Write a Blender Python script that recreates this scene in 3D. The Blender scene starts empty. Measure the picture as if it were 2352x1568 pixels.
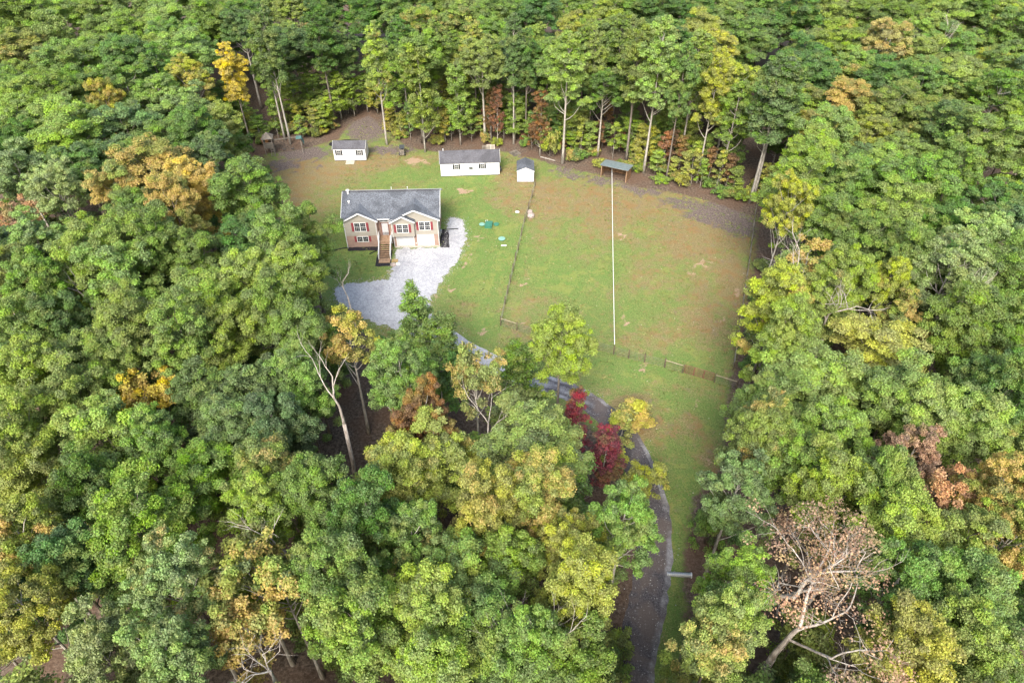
import bpy, bmesh, math, random
import numpy as np
from mathutils import Vector, Matrix, noise
C = bpy.context
SC = C.scene
COL = SC.collection
R_ = math.radians
random.seed(7)
RNG = np.random.default_rng(11)

# ------------------------------------------------------------------ camera, sky, sun, exposure
CAM_H, PITCH = 58.0, R_(42)
F = 1568.0                                  # focal length in units of the 2352-wide survey grid
cam_d = bpy.data.cameras.new('camera'); cam = bpy.data.objects.new('camera', cam_d); COL.objects.link(cam)
cam.location = (0, 0, CAM_H); cam.rotation_euler = (math.pi/2 - PITCH, 0, 0)
cam_d.sensor_width = 36; cam_d.lens = 24; cam_d.clip_start = 0.5; cam_d.clip_end = 5000
SC.camera = cam
SUN_EL, SUN_AZ = R_(44), R_(192)            # azimuth clockwise from north (+Y)
w = bpy.data.worlds.new('World'); SC.world = w; w.use_nodes = True
nt = w.node_tree; nt.nodes.clear()
sky = nt.nodes.new('ShaderNodeTexSky'); sky.sky_type = 'NISHITA'; sky.sun_disc = False
sky.sun_elevation = SUN_EL; sky.sun_rotation = SUN_AZ; sky.air_density = 1.6; sky.dust_density = 4.0; sky.ozone_density = 0.6
bg = nt.nodes.new('ShaderNodeBackground'); bg.inputs[1].default_value = 0.13
wo = nt.nodes.new('ShaderNodeOutputWorld')
nt.links.new(sky.outputs[0], bg.inputs[0]); nt.links.new(bg.outputs[0], wo.inputs[0])
sl = bpy.data.lights.new('sun', 'SUN'); sl.energy = 2.2; sl.angle = R_(24); sl.color = (1, .965, .91)
sun = bpy.data.objects.new('sun', sl); COL.objects.link(sun)
sd = Vector((math.sin(SUN_AZ)*math.cos(SUN_EL), math.cos(SUN_AZ)*math.cos(SUN_EL), math.sin(SUN_EL)))
sun.rotation_euler = (-sd).to_track_quat('-Z', 'Y').to_euler()
SC.view_settings.view_transform = 'Standard'; SC.view_settings.look = 'None'
SC.view_settings.exposure = 1.36; SC.view_settings.gamma = 1
SC.cycles.max_bounces = 5; SC.cycles.diffuse_bounces = 3; SC.cycles.transmission_bounces = 3
SC.cycles.caustics_reflective = False; SC.cycles.caustics_refractive = False

# ------------------------------------------------------------------ survey helpers
SP, CP = math.sin(PITCH), math.cos(PITCH)
def P(x, y, z=0.0):
    """world point at height z seen at survey grid position (x, y)"""
    u, v = (x-1176)/F, (y-784)/F
    t = (CAM_H-z)/(SP+v*CP)
    return Vector((u*t, (CP-v*SP)*t, z))
def proj(X, Y, Z):
    d = Y*CP + (CAM_H-Z)*SP
    return 1176+F*X/d, 784+F*((CAM_H-Z)*CP - Y*SP)/d, d
def height_for(x, y, ty):
    b = P(x, y); lo, hi = 0, 40
    for _ in range(10):
        m = (lo+hi)/2
        if proj(b.x, b.y, m)[1] > ty: lo = m
        else: hi = m
    return lo

# ------------------------------------------------------------------ object helpers
def tag(o, label=None, cat=None, group=None, kind=None):
    if label: o['label'] = label
    if cat: o['category'] = cat
    if group: o['group'] = group
    if kind: o['kind'] = kind
    return o
def empty(name, loc, rz=0, label=None, cat=None, group=None):
    o = bpy.data.objects.new(name, None); COL.objects.link(o)
    o.location = loc; o.rotation_euler = (0, 0, rz); o.empty_display_size = .3
    return tag(o, label, cat, group)
class MB:
    def __init__(s): s.v = []; s.f = []
    def add(s, vs, fs):
        n = len(s.v); s.v += [tuple(v) for v in vs]; s.f += [tuple(n+i for i in f) for f in fs]; return s
    def box(s, x0, x1, y0, y1, z0, z1):
        return s.add([(x0,y0,z0),(x1,y0,z0),(x1,y1,z0),(x0,y1,z0),(x0,y0,z1),(x1,y0,z1),(x1,y1,z1),(x0,y1,z1)],
                     [(0,3,2,1),(4,5,6,7),(0,1,5,4),(1,2,6,5),(2,3,7,6),(3,0,4,7)])
    def beam(s, a, b, w, h=None):
        a, b = Vector(a), Vector(b); h = h or w; d = (b-a).normalized()
        up = Vector((0,0,1)) if abs(d.z) < .95 else Vector((0,1,0))
        sx = d.cross(up).normalized()*w/2; sy = sx.cross(d).normalized()*h/2
        vs = [p+q for p in (a, b) for q in (-sx-sy, sx-sy, sx+sy, -sx+sy)]
        return s.add(vs, [(0,3,2,1),(4,5,6,7),(0,1,5,4),(1,2,6,5),(2,3,7,6),(3,0,4,7)])
    def tube(s, pts, rad, n=6, cap=True):
        pts = [Vector(p) for p in pts]
        if not hasattr(rad, '__len__'): rad = [rad]*len(pts)
        vs = []; fs = []; ref = None
        for i, p in enumerate(pts):
            d = (pts[min(i+1, len(pts)-1)]-pts[max(i-1, 0)])
            d = d.normalized() if d.length > 1e-6 else Vector((0,0,1))
            if ref is None: ref = Vector((1,0,0)) if abs(d.x) < .8 else Vector((0,1,0))
            a = (ref - d*ref.dot(d)).normalized(); ref = a; b = d.cross(a)
            for k in range(n):
                t = 2*math.pi*k/n; vs.append(p+(a*math.cos(t)+b*math.sin(t))*rad[i])
        for i in range(len(pts)-1):
            for k in range(n):
                k2 = (k+1) % n; fs.append((i*n+k, i*n+k2, (i+1)*n+k2, (i+1)*n+k))
        if cap: fs += [tuple(range(n-1, -1, -1)), tuple((len(pts)-1)*n+k for k in range(n))]
        return s.add(vs, fs)
    def prism(s, poly, axis, a0, a1):
        """poly = list of 2D points, extruded along axis from a0 to a1"""
        n = len(poly)
        def m(p, a): return (a, p[0], p[1]) if axis == 'x' else ((p[0], a, p[1]) if axis == 'y' else (p[0], p[1], a))
        return s.add([m(p, a0) for p in poly]+[m(p, a1) for p in poly],
                     [tuple(range(n)), tuple(range(2*n-1, n-1, -1))]+[(i, i+n, (i+1) % n+n, (i+1) % n) for i in range(n)])
    def slab(s, quad, th):
        """quad/ngon given in space, thickened downwards along its normal"""
        q = [Vector(p) for p in quad]; n = (q[1]-q[0]).cross(q[2]-q[0]).normalized()
        if n.z < 0: q.reverse(); n = -n
        k = len(q)
        return s.add(q+[p-n*th for p in q], [tuple(range(k)), tuple(range(2*k-1, k-1, -1))]+[(i, i+k, (i+1) % k+k, (i+1) % k) for i in range(k)])
    def mesh(s, name, mat, smooth=False):
        me = bpy.data.meshes.new(name); me.from_pydata(s.v, [], s.f)
        bm = bmesh.new(); bm.from_mesh(me); bmesh.ops.recalc_face_normals(bm, faces=bm.faces); bm.to_mesh(me); bm.free()
        me.materials.append(mat)
        if smooth: me.polygons.foreach_set('use_smooth', [True]*len(me.polygons))
        return me
    def build(s, name, mat, parent=None, smooth=False):
        o = bpy.data.objects.new(name, s.mesh(name, mat, smooth)); COL.objects.link(o)
        if parent: o.parent = parent
        return o

# ------------------------------------------------------------------ materials
MATS = {}
def new_mat(name):
    m = bpy.data.materials.new(name); m.use_nodes = True; t = m.node_tree; t.nodes.clear()
    out = t.nodes.new('ShaderNodeOutputMaterial'); b = t.nodes.new('ShaderNodeBsdfPrincipled')
    t.links.new(b.outputs[0], out.inputs[0]); MATS[name] = m
    return m, t, b, out
def N(t, typ, **kw):
    n = t.nodes.new(typ)
    for k, v in kw.items():
        if k.startswith('i'): n.inputs[int(k[1:])].default_value = v
        else: setattr(n, k, v)
    return n
def mix(t, f, a, b, bt='MIX'):
    n = t.nodes.new('ShaderNodeMix'); n.data_type = 'RGBA'; n.blend_type = bt; n.clamp_factor = True
    for i, x in ((0, f), (6, a), (7, b)):
        if isinstance(x, bpy.types.NodeSocket): t.links.new(x, n.inputs[i])
        elif i == 0: n.inputs[0].default_value = x
        else: n.inputs[i].default_value = (*x, 1) if len(x) == 3 else x
    return n.outputs[2]
def mth(t, op, a, b=0.0, c=None):
    n = t.nodes.new('ShaderNodeMath'); n.operation = op
    for i, x in enumerate((a, b) if c is None else (a, b, c)):
        if isinstance(x, bpy.types.NodeSocket): t.links.new(x, n.inputs[i])
        else: n.inputs[i].default_value = x
    return n.outputs[0]
def rng_(t, v, a, b, c=0.0, d=1.0, smooth=True):
    n = t.nodes.new('ShaderNodeMapRange'); n.interpolation_type = 'SMOOTHSTEP' if smooth else 'LINEAR'
    t.links.new(v, n.inputs[0])
    for i, x in enumerate((a, b, c, d)): n.inputs[i+1].default_value = x
    return n.outputs[0]
def noi(t, co, scale, detail=3, rough=.55, dist=0.0):
    n = t.nodes.new('ShaderNodeTexNoise'); n.inputs['Scale'].default_value = scale; n.inputs['Detail'].default_value = detail
    n.inputs['Roughness'].default_value = rough; n.inputs['Distortion'].default_value = dist
    t.links.new(co, n.inputs['Vector']); return n.outputs[0]
def coords(t, kind='Object', scale=None):
    c = t.nodes.new('ShaderNodeTexCoord').outputs[kind]
    if scale:
        m = t.nodes.new('ShaderNodeMapping'); m.inputs['Scale'].default_value = scale; t.links.new(c, m.inputs[0]); return m.outputs[0]
    return c
def pos(t): return t.nodes.new('ShaderNodeNewGeometry').outputs['Position']
def bump(t, b, h, dist, strength=.5):
    n = t.nodes.new('ShaderNodeBump'); n.inputs['Strength'].default_value = strength; n.inputs['Distance'].default_value = dist
    t.links.new(h, n.inputs['Height']); t.links.new(n.outputs[0], b.inputs['Normal'])
def simple(name, col, rough=.6, var=.12, scale=4, metal=0.0, spec=.3, bmp=0):
    m, t, b, o = new_mat(name)
    n = noi(t, coords(t), scale, 4)
    f = rng_(t, n, .3, .7)
    c = mix(t, f, tuple(x*(1-var) for x in col), tuple(min(1, x*(1+var)) for x in col))
    t.links.new(c, b.inputs['Base Color']); b.inputs['Roughness'].default_value = rough
    b.inputs['Metallic'].default_value = metal; b.inputs['Specular IOR Level'].default_value = spec
    if bmp: bump(t, b, noi(t, coords(t), scale*6, 3), bmp)
    return m
M_white = simple('white_trim', (.68, .68, .67), .5, .03)
M_door = simple('white_door', (.52, .53, .55), .45, .03)
M_shutter = simple('red_shutter', (.23, .045, .055), .55, .1, 2)
M_black = simple('black_shutter', (.02, .021, .024), .5, .2)
M_glass = simple('window_glass', (.018, .022, .028), .08, .3, 1, spec=.6)
M_concrete = simple('concrete', (.42, .38, .32), .85, .12, 1.5)
M_pipe = simple('black_pipe', (.012, .012, .013), .5, .2)
M_metal = simple('galvanized_metal', (.42, .44, .46), .35, .12, 3, metal=.7)
M_wood = simple('deck_wood', (.29, .19, .12), .75, .2, 3)
M_barn = simple('barn_board', (.25, .15, .085), .85, .3, 2)
M_grey_wood = simple('weathered_wood', (.17, .15, .125), .9, .3, 2)
M_post = simple('fence_post_wood', (.13, .10, .07), .9, .3, 3)
M_rail = simple('peeled_rail_wood', (.34, .29, .19), .85, .2, 3)
M_wire = simple('fence_wire', (.30, .27, .22), .6, .1, metal=.4)
M_gate = simple('brown_gate_paint', (.20, .085, .065), .6, .2)
M_green_lid = simple('green_plastic', (.05, .18, .12), .5, .08)
M_palegreen = simple('pale_green_plastic', (.2, .38, .31), .5, .08)
M_tape = simple('white_tape', (.85, .84, .8), .6, .02)
M_dkgrey = simple('dark_grey_metal', (.05, .055, .06), .5, .2)
M_tarp = simple('black_tarp', (.022, .022, .025), .45, .3, 2)
M_stone = simple('field_stone', (.36, .30, .27), .9, .25, 3, bmp=.04)
M_green_can = simple('teal_canvas', (.08, .16, .15), .7, .2)

def siding(name, col, pitch=.13):
    m, t, b, o = new_mat(name)
    s = N(t, 'ShaderNodeSeparateXYZ'); t.links.new(coords(t), s.inputs[0])
    fr = mth(t, 'FRACT', mth(t, 'MULTIPLY', s.outputs[2], 1/pitch))
    edge = rng_(t, fr, .0, .16)
    n = rng_(t, noi(t, coords(t, 'Object', (.6, .6, 6)), 1.2, 3), .3, .7)
    c = mix(t, n, tuple(x*.93 for x in col), tuple(x*1.05 for x in col))
    c = mix(t, edge, tuple(x*.62 for x in col), c)
    t.links.new(c, b.inputs['Base Color']); b.inputs['Roughness'].default_value = .6; b.inputs['Specular IOR Level'].default_value = .3
    bump(t, b, fr, .02, .6)
    return m
M_siding = siding('tan_vinyl_siding', (.36, .335, .29), .2)
M_shed = siding('white_shed_siding', (.70, .70, .73), .3)

def brick(name):
    m, t, b, o = new_mat(name)
    s = N(t, 'ShaderNodeSeparateXYZ'); t.links.new(coords(t), s.inputs[0])
    cb = N(t, 'ShaderNodeCombineXYZ')
    t.links.new(mth(t, 'ADD', s.outputs[0], s.outputs[1]), cb.inputs[0]); t.links.new(s.outputs[2], cb.inputs[1])
    br = N(t, 'ShaderNodeTexBrick'); t.links.new(cb.outputs[0], br.inputs[0])
    br.inputs['Scale'].default_value = 1; br.inputs['Brick Width'].default_value = .3; br.inputs['Row Height'].default_value = .1
    br.inputs['Mortar Size'].default_value = .01
    br.inputs[1].default_value = (.33, .20, .155, 1); br.inputs[2].default_value = (.25, .155, .12, 1); br.inputs[3].default_value = (.36, .31, .27, 1)
    c = mix(t, rng_(t, noi(t, coords(t), 1.5, 3), .35, .7), br.outputs[0], (.34, .235, .19))
    t.links.new(c, b.inputs['Base Color']); b.inputs['Roughness'].default_value = .85
    return m
M_brick = brick('tan_brick')

def shingle(name, lo, hi, streak=True):
    m, t, b, o = new_mat(name)
    co = coords(t)
    br = N(t, 'ShaderNodeTexNoise'); br.inputs['Scale'].default_value = 5.5; br.inputs['Detail'].default_value = 3
    mp = N(t, 'ShaderNodeMapping'); mp.inputs['Scale'].default_value = (1, 2.2, 2.2); t.links.new(co, mp.inputs[0]); t.links.new(mp.outputs[0], br.inputs[0])
    f = rng_(t, br.outputs[0], .38, .62)
    c = mix(t, f, lo, hi)
    big = rng_(t, noi(t, co, .45, 4, .6, .6), .42, .62)
    c = mix(t, mth(t, 'MULTIPLY', big, .55), c, tuple(x*.45 for x in lo))
    fine = rng_(t, noi(t, co, 22, 2), .3, .7)
    c = mix(t, mth(t, 'MULTIPLY', fine, .3), c, tuple(x*1.4 for x in hi))
    t.links.new(c, b.inputs['Base Color']); b.inputs['Roughness'].default_value = .9; b.inputs['Specular IOR Level'].default_value = .15
    bump(t, b, br.outputs[0], .03, .5)
    return m
M_roof = shingle('grey_shingle', (.052, .057, .067), (.155, .168, .192))
M_roof2 = shingle('charcoal_shingle', (.07, .068, .075), (.12, .12, .135))

# ---- ground colours
def litter_col(t, p):
    a = rng_(t, noi(t, p, 3.2, 4, .7), .35, .68)
    c = mix(t, a, (.065, .048, .038), (.20, .155, .12))
    d = rng_(t, noi(t, p, .22, 3), .4, .62)
    c = mix(t, mth(t, 'MULTIPLY', d, .6), c, (.13, .08, .055))
    v = N(t, 'ShaderNodeTexVoronoi'); v.inputs['Scale'].default_value = 4.5; t.links.new(p, v.inputs[0])
    sp = rng_(t, v.outputs[0], .0, .16, 1, 0)
    rr = N(t, 'ShaderNodeSeparateColor'); t.links.new(v.outputs[1], rr.inputs[0])
    sp = mth(t, 'MULTIPLY', sp, rng_(t, rr.outputs[0], .45, .6))
    return mix(t, sp, c, (.40, .31, .24))
def mat_ground():
    m, t, b, o = new_mat('leaf_litter'); p = pos(t)
    t.links.new(litter_col(t, p), b.inputs['Base Color']); b.inputs['Roughness'].default_value = .95; b.inputs['Specular IOR Level'].default_value = .1
    bump(t, b, noi(t, p, 2.5, 4), .15, .6); return m
def attr(t, n):
    a = N(t, 'ShaderNodeAttribute'); a.attribute_name = n; return a.outputs['Fac']
def mat_lawn():
    m, t, b, o = new_mat('mown_grass'); p = pos(t)
    n1 = noi(t, p, .16, 6, .68, .6); n2 = noi(t, p, .8, 6, .72); n3 = noi(t, p, 6.5, 3, .7); n4 = noi(t, p, .55, 4, .6)
    g = mix(t, rng_(t, n3, .3, .7), (.085, .130, .034), (.215, .265, .085))
    g = mix(t, mth(t, 'MULTIPLY', rng_(t, n2, .42, .6), .7), g, (.105, .195, .045))
    n5 = noi(t, p, .35, 6, .75, .8); g = mix(t, mth(t, 'MULTIPLY', rng_(t, n5, .5, .62), .5), g, (.24, .25, .07))
    dry = mix(t, rng_(t, n3, .3, .7), (.125, .098, .045), (.30, .24, .12))
    dry = mix(t, mth(t, 'MULTIPLY', rng_(t, n4, .46, .62), .75), dry, (.235, .145, .065))
    dry = mix(t, mth(t, 'MULTIPLY', rng_(t, noi(t, p, .7, 5, .7, .5), .54, .66), .55), dry, (.18, .15, .11))
    dm = mth(t, 'ADD', attr(t, 'dry'), mth(t, 'MULTIPLY_ADD', n1, 1.5, -.75))
    dm = mth(t, 'ADD', dm, mth(t, 'MULTIPLY_ADD', n2, 1.7, -.85))
    dm = mth(t, 'ADD', dm, mth(t, 'MULTIPLY_ADD', n3, .8, -.4))
    c = mix(t, rng_(t, dm, .2, .8), g, dry)
    c = mix(t, mth(t, 'MULTIPLY', rng_(t, noi(t, p, 2.4, 5, .75), .5, .7), .45), c, (.085, .085, .035))
    # pale bare soil and mud
    so = mth(t, 'ADD', attr(t, 'soil'), mth(t, 'MULTIPLY_ADD', n2, 1.0, -.5))
    so = mth(t, 'ADD', so, mth(t, 'MULTIPLY_ADD', n3, .5, -.25))
    soil = mix(t, rng_(t, n3, .35, .65), (.28, .19, .12), (.40, .29, .20))
    c = mix(t, rng_(t, so, .38, .72), c, soil)
    mu = mth(t, 'ADD', attr(t, 'mud'), mth(t, 'MULTIPLY_ADD', n2, .9, -.45))
    mu = mth(t, 'ADD', mu, mth(t, 'MULTIPLY_ADD', n3, .5, -.25))
    mud = mix(t, rng_(t, noi(t, p, 4, 5, .75), .35, .68), (.085, .065, .058), (.22, .18, .16))
    c = mix(t, rng_(t, mu, .4, .62), c, mud)
    # pebbles and scattered pale leaves
    v = N(t, 'ShaderNodeTexVoronoi'); v.inputs['Scale'].default_value = 1.3; t.links.new(p, v.inputs[0])
    rr = N(t, 'ShaderNodeSeparateColor'); t.links.new(v.outputs[1], rr.inputs[0])
    sp = mth(t, 'MULTIPLY', rng_(t, v.outputs[0], .05, .12, 1, 0), rng_(t, rr.outputs[0], .8, .82))
    c = mix(t, sp, c, (.45, .40, .30))
    li = mth(t, 'ADD', attr(t, 'litter'), mth(t, 'MULTIPLY_ADD', n2, 1.0, -.5))
    li = mth(t, 'ADD', li, mth(t, 'MULTIPLY_ADD', n3, .6, -.3))
    c = mix(t, rng_(t, li, .35, .65), c, litter_col(t, p))
    t.links.new(c, b.inputs['Base Color']); b.inputs['Roughness'].default_value = .95; b.inputs['Specular IOR Level'].default_value = .08
    bump(t, b, n3, .08, .7)
    return m
def mat_gravel():
    m, t, b, o = new_mat('driveway_gravel'); p = pos(t)
    v = N(t, 'ShaderNodeTexVoronoi'); v.inputs['Scale'].default_value = 8; t.links.new(p, v.inputs[0])
    rr = N(t, 'ShaderNodeSeparateColor'); t.links.new(v.outputs[1], rr.inputs[0])
    n1 = noi(t, p, .5, 4, .6); n2 = noi(t, p, 9, 3, .7); n3 = noi(t, p, .22, 3, .6, .5)
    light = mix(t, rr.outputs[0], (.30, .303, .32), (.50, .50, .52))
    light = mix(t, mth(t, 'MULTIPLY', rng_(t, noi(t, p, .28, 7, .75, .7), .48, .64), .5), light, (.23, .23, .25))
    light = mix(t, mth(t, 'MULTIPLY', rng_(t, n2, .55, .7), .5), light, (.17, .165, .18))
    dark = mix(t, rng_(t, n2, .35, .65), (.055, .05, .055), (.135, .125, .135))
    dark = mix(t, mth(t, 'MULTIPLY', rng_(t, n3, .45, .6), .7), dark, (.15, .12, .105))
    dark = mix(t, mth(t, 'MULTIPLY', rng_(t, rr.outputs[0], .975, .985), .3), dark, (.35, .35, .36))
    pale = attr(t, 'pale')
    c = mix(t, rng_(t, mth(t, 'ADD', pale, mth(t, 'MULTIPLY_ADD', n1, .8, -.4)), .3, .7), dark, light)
    t.links.new(c, b.inputs['Base Color']); b.inputs['Roughness'].default_value = .9; b.inputs['Specular IOR Level'].default_value = .15
    bump(t, b, n2, .05, .6)
    return m
M_ground, M_lawn, M_gravel = mat_ground(), mat_lawn(), mat_gravel()
M_mulch = simple('dark_mulch', (.022, .02, .024), .95, .5, 6, bmp=.05)

def mat_bark(name, lo, hi):
    m, t, b, o = new_mat(name)
    n = rng_(t, noi(t, coords(t, 'Object', (3, 3, .7)), 2.0, 5, .7), .35, .65)
    c = mix(t, n, lo, hi); t.links.new(c, b.inputs['Base Color']); b.inputs['Roughness'].default_value = .9; b.inputs['Specular IOR Level'].default_value = .15
    return m
M_bark = mat_bark('grey_bark', (.10, .085, .072), (.24, .21, .18))
M_bark_pale = mat_bark('pale_bark', (.24, .22, .19), (.46, .43, .38))
M_bark_dead = mat_bark('weathered_dead_wood', (.27, .23, .20), (.55, .50, .45))

def mat_leaf():
    m, t, b, o = new_mat('leaves')
    a = N(t, 'ShaderNodeAttribute'); a.attribute_name = 'var'
    s = N(t, 'ShaderNodeSeparateColor'); t.links.new(a.outputs['Color'], s.inputs[0])
    oi = N(t, 'ShaderNodeObjectInfo')
    p = pos(t)
    base = oi.outputs['Color']
    # leaf-to-leaf and bough-to-bough differences of pigment
    hs = N(t, 'ShaderNodeHueSaturation'); t.links.new(base, hs.inputs['Color'])
    t.links.new(mth(t, 'MULTIPLY_ADD', s.outputs[0], .035, .4825), hs.inputs['Hue'])
    t.links.new(mth(t, 'MULTIPLY_ADD', s.outputs[1], .3, .82), hs.inputs['Saturation'])
    val = mth(t, 'MULTIPLY_ADD', s.outputs[0], .8, .4)
    val = mth(t, 'ADD', val, mth(t, 'MULTIPLY_ADD', s.outputs[1], .5, -.05))
    t.links.new(val, hs.inputs['Value'])
    c = hs.outputs[0]
    n1 = noi(t, p, .33, 3, .6)
    yel = mth(t, 'MULTIPLY', rng_(t, n1, .5, .68), .4)
    c = mix(t, yel, c, (.30, .33, .08))
    # autumn patches: bough-sized
    turn = mth(t, 'ADD', mth(t, 'MULTIPLY', s.outputs[2], .55), mth(t, 'MULTIPLY', noi(t, p, .8, 2), .8))
    turn = mth(t, 'ADD', turn, mth(t, 'MULTIPLY_ADD', s.outputs[0], -.3, .17))
    tf = mth(t, 'SUBTRACT', oi.outputs['Alpha'], turn)
    tf = mth(t, 'MULTIPLY', rng_(t, tf, -.25, .2), .8)
    oc = mix(t, s.outputs[0], (.52, .42, .09), (.52, .31, .14))
    c = mix(t, tf, c, oc)
    t.links.new(c, b.inputs['Base Color']); b.inputs['Roughness'].default_value = .55; b.inputs['Specular IOR Level'].default_value = .3
    tr = N(t, 'ShaderNodeBsdfTranslucent'); t.links.new(mix(t, 1.0, c, (1.2, 1.25, .6), 'MULTIPLY'), tr.inputs[0])
    ms = N(t, 'ShaderNodeMixShader'); ms.inputs[0].default_value = .28
    t.links.new(b.outputs[0], ms.inputs[1]); t.links.new(tr.outputs[0], ms.inputs[2]); t.links.new(ms.outputs[0], o.inputs[0])
    return m
M_leaf = mat_leaf()

# ------------------------------------------------------------------ the ground
def seg_dist(px, py, poly):
    """signed distance (positive inside) of points to polygon"""
    d = np.full(px.shape, 1e9); inside = np.zeros(px.shape, bool); n = len(poly)
    for i in range(n):
        x1, y1 = poly[i]; x2, y2 = poly[(i+1) % n]
        dx, dy = x2-x1, y2-y1; L = dx*dx+dy*dy+1e-9
        tt = np.clip(((px-x1)*dx+(py-y1)*dy)/L, 0, 1)
        d = np.minimum(d, np.hypot(px-x1-tt*dx, py-y1-tt*dy))
        cond = ((y1 > py) != (y2 > py)) & (px < (x2-x1)*(py-y1)/(y2-y1+1e-12)+x1)
        inside ^= cond
    return np.where(inside, d, -d)
def gpoly(pts): return [tuple(P(x, y).xy) for x, y in pts]
LAWN_PX = [(598,352),(700,338),(768,318),(800,282),(850,258),(885,290),(940,335),(1000,345),(1150,342),(1235,362),(1300,382),(1380,398),(1450,422),
  (1560,440),(1640,460),(1752,500),(1746,600),(1722,720),(1706,800),(1690,880),(1682,960),(1668,1090),(1612,1150),(1588,1280),(1592,1450),(1575,1640),(1380,1640),
  (1440,1400),(1450,1250),(1420,1100),(1350,990),(1250,940),(1100,890),(980,830),(860,790),(740,730),(690,640),(640,560),(600,470),(585,400)]
LAWN = gpoly(LAWN_PX)
g = MB(); S = 1200
g.add([(-S,-200,0),(S,-200,0),(S,1800,0),(-S,1800,0)], [(0,1,2,3)])
tag(g.build('ground', M_ground), kind='structure')
def blob_field(px, py, items):
    out = np.zeros(px.shape)
    px, py = px+.5*np.sin(py*1.9+np.sin(px*1.3)*2)+.35*np.sin(py*4.1+px*2.7), py+.6*np.sin(px*2.1+np.sin(py*1.7)*2)+.35*np.sin(px*4.7-py*2.3)
    for (x, y, rx, ry, s) in items:
        c = P(x, y); a = (P(x+rx, y)-c).length; b = (P(x, y-ry)-P(x, y+ry)).length/2
        out = np.maximum(out, s*np.exp(-(((px-c.x)/a)**2+((py-c.y)/b)**2)*.9))
    return out
st = .4
xs = np.arange(-52, 62, st); ys = np.arange(14, 178, st)
gx, gy = np.meshgrid(xs, ys)
sdist = seg_dist(gx, gy, LAWN)
DRY = [(700,400,90,40,.75),(660,470,60,60,.6),(860,370,130,25,.5),(800,410,90,25,.35),(1180,430,60,50,.45),(1260,450,60,40,.6),(1400,470,200,50,.55),(1600,560,120,60,.55),
  (1690,650,50,120,.6),(1320,600,80,60,.15),(1250,780,80,30,.35),(1500,780,120,40,.35),(1620,700,60,90,.4),(1120,480,60,50,.1),(1600,1000,50,90,.25),(1640,1080,50,50,.45),(1500,880,60,25,.2),
  (1200,690,50,60,.3),(1060,720,40,40,.3),(1440,640,180,80,.12),(1600,880,60,50,.3),(1480,960,60,60,.45),(880,640,30,20,.4),(740,560,30,60,.2)]
GREEN = [(1060,560,60,90,.7),(820,600,90,50,.75),(1080,420,50,40,.5),(950,395,60,25,.35),(1160,600,60,80,.45),(1300,640,120,60,.35),(1500,850,140,40,.45),(1120,500,40,30,.5),
  (1400,720,120,60,.2),(1100,750,60,40,.3),(1560,620,60,40,.2),(740,600,60,60,.4),(1540,930,40,60,.2),(1580,1300,30,160,.35),(890,410,60,18,.3),(1600,1110,45,150,.35),(1615,950,50,70,.25),(1560,1450,30,120,.4)]
SOIL = [(1068,440,17,8,1),(1082,607,14,6,.95),(1098,545,9,7,.85),(1082,590,16,6,.7),(1038,665,14,7,.9),(1218,547,10,5,.95),(1209,648,13,9,.75),(1427,545,14,5,.9),(1608,607,28,10,.85),
  (1430,735,14,9,.85),(1465,850,14,9,.7),(1490,842,14,7,.85),(1590,632,12,5,.8),(1690,672,18,7,.75),(1660,730,12,6,.7),(1115,762,16,7,.85),(955,370,34,9,.85),(1020,368,14,6,.5),
  (830,500,8,4,.8),(990,360,10,5,.5),(1640,1085,24,16,.45),(1600,920,14,12,.6),(1620,1050,18,12,.5),(1520,1000,10,8,.4),(1195,745,16,5,.7),(1200,440,20,8,.5),(1290,455,22,8,.5),
  (1180,520,30,14,.45),(1700,700,12,8,.5),(1120,440,12,5,.7),(930,555,6,3,.5),(1660,880,16,8,.5),(900,620,10,22,.7),(850,645,50,5,.6),(1030,625,14,22,.5),(1072,570,5,30,.6),(1000,680,12,14,.6),(1510,560,14,6,.5),(1385,640,10,4,.4)]
MUD = [(1650,490,90,32,1),(1560,465,70,18,.7),(1700,520,60,30,.85),(1480,440,60,14,.75),(1410,470,14,6,.7),(1320,405,60,12,.65),(1380,415,50,16,.7),(1300,390,50,10,.8),(1440,420,40,20,.7),
  (900,345,80,14,.75),(700,352,80,20,.85),(650,380,50,16,.8),(730,384,22,5,.65),(680,395,24,5,.6),(780,335,40,14,.6),(850,285,60,45,1.0),(1080,345,70,9,.8),(1200,352,40,12,.75),(1600,480,50,20,.6),(1540,495,14,5,.6),(1600,1120,50,30,.4)]
litter = np.clip(1.0-(sdist+.5)/2.5, 0, 1)
dry = .37+blob_field(gx, gy, DRY)-blob_field(gx, gy, GREEN)
soil = blob_field(gx, gy, SOIL); mud = blob_field(gx, gy, MUD)
keep = sdist > -1.2
idx = -np.ones(gx.shape, int); idx[keep] = np.arange(keep.sum())
q = keep[:-1,:-1] & keep[1:,:-1] & keep[:-1,1:] & keep[1:,1:]
ii, jj = np.nonzero(q)
faces = np.stack([idx[ii,jj], idx[ii,jj+1], idx[ii+1,jj+1], idx[ii+1,jj]], 1)
zz = .012+.02*np.maximum(0, np.sin(gx*.7)*np.sin(gy*.5))
verts = np.stack([gx[keep], gy[keep], zz[keep]], 1)
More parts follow.
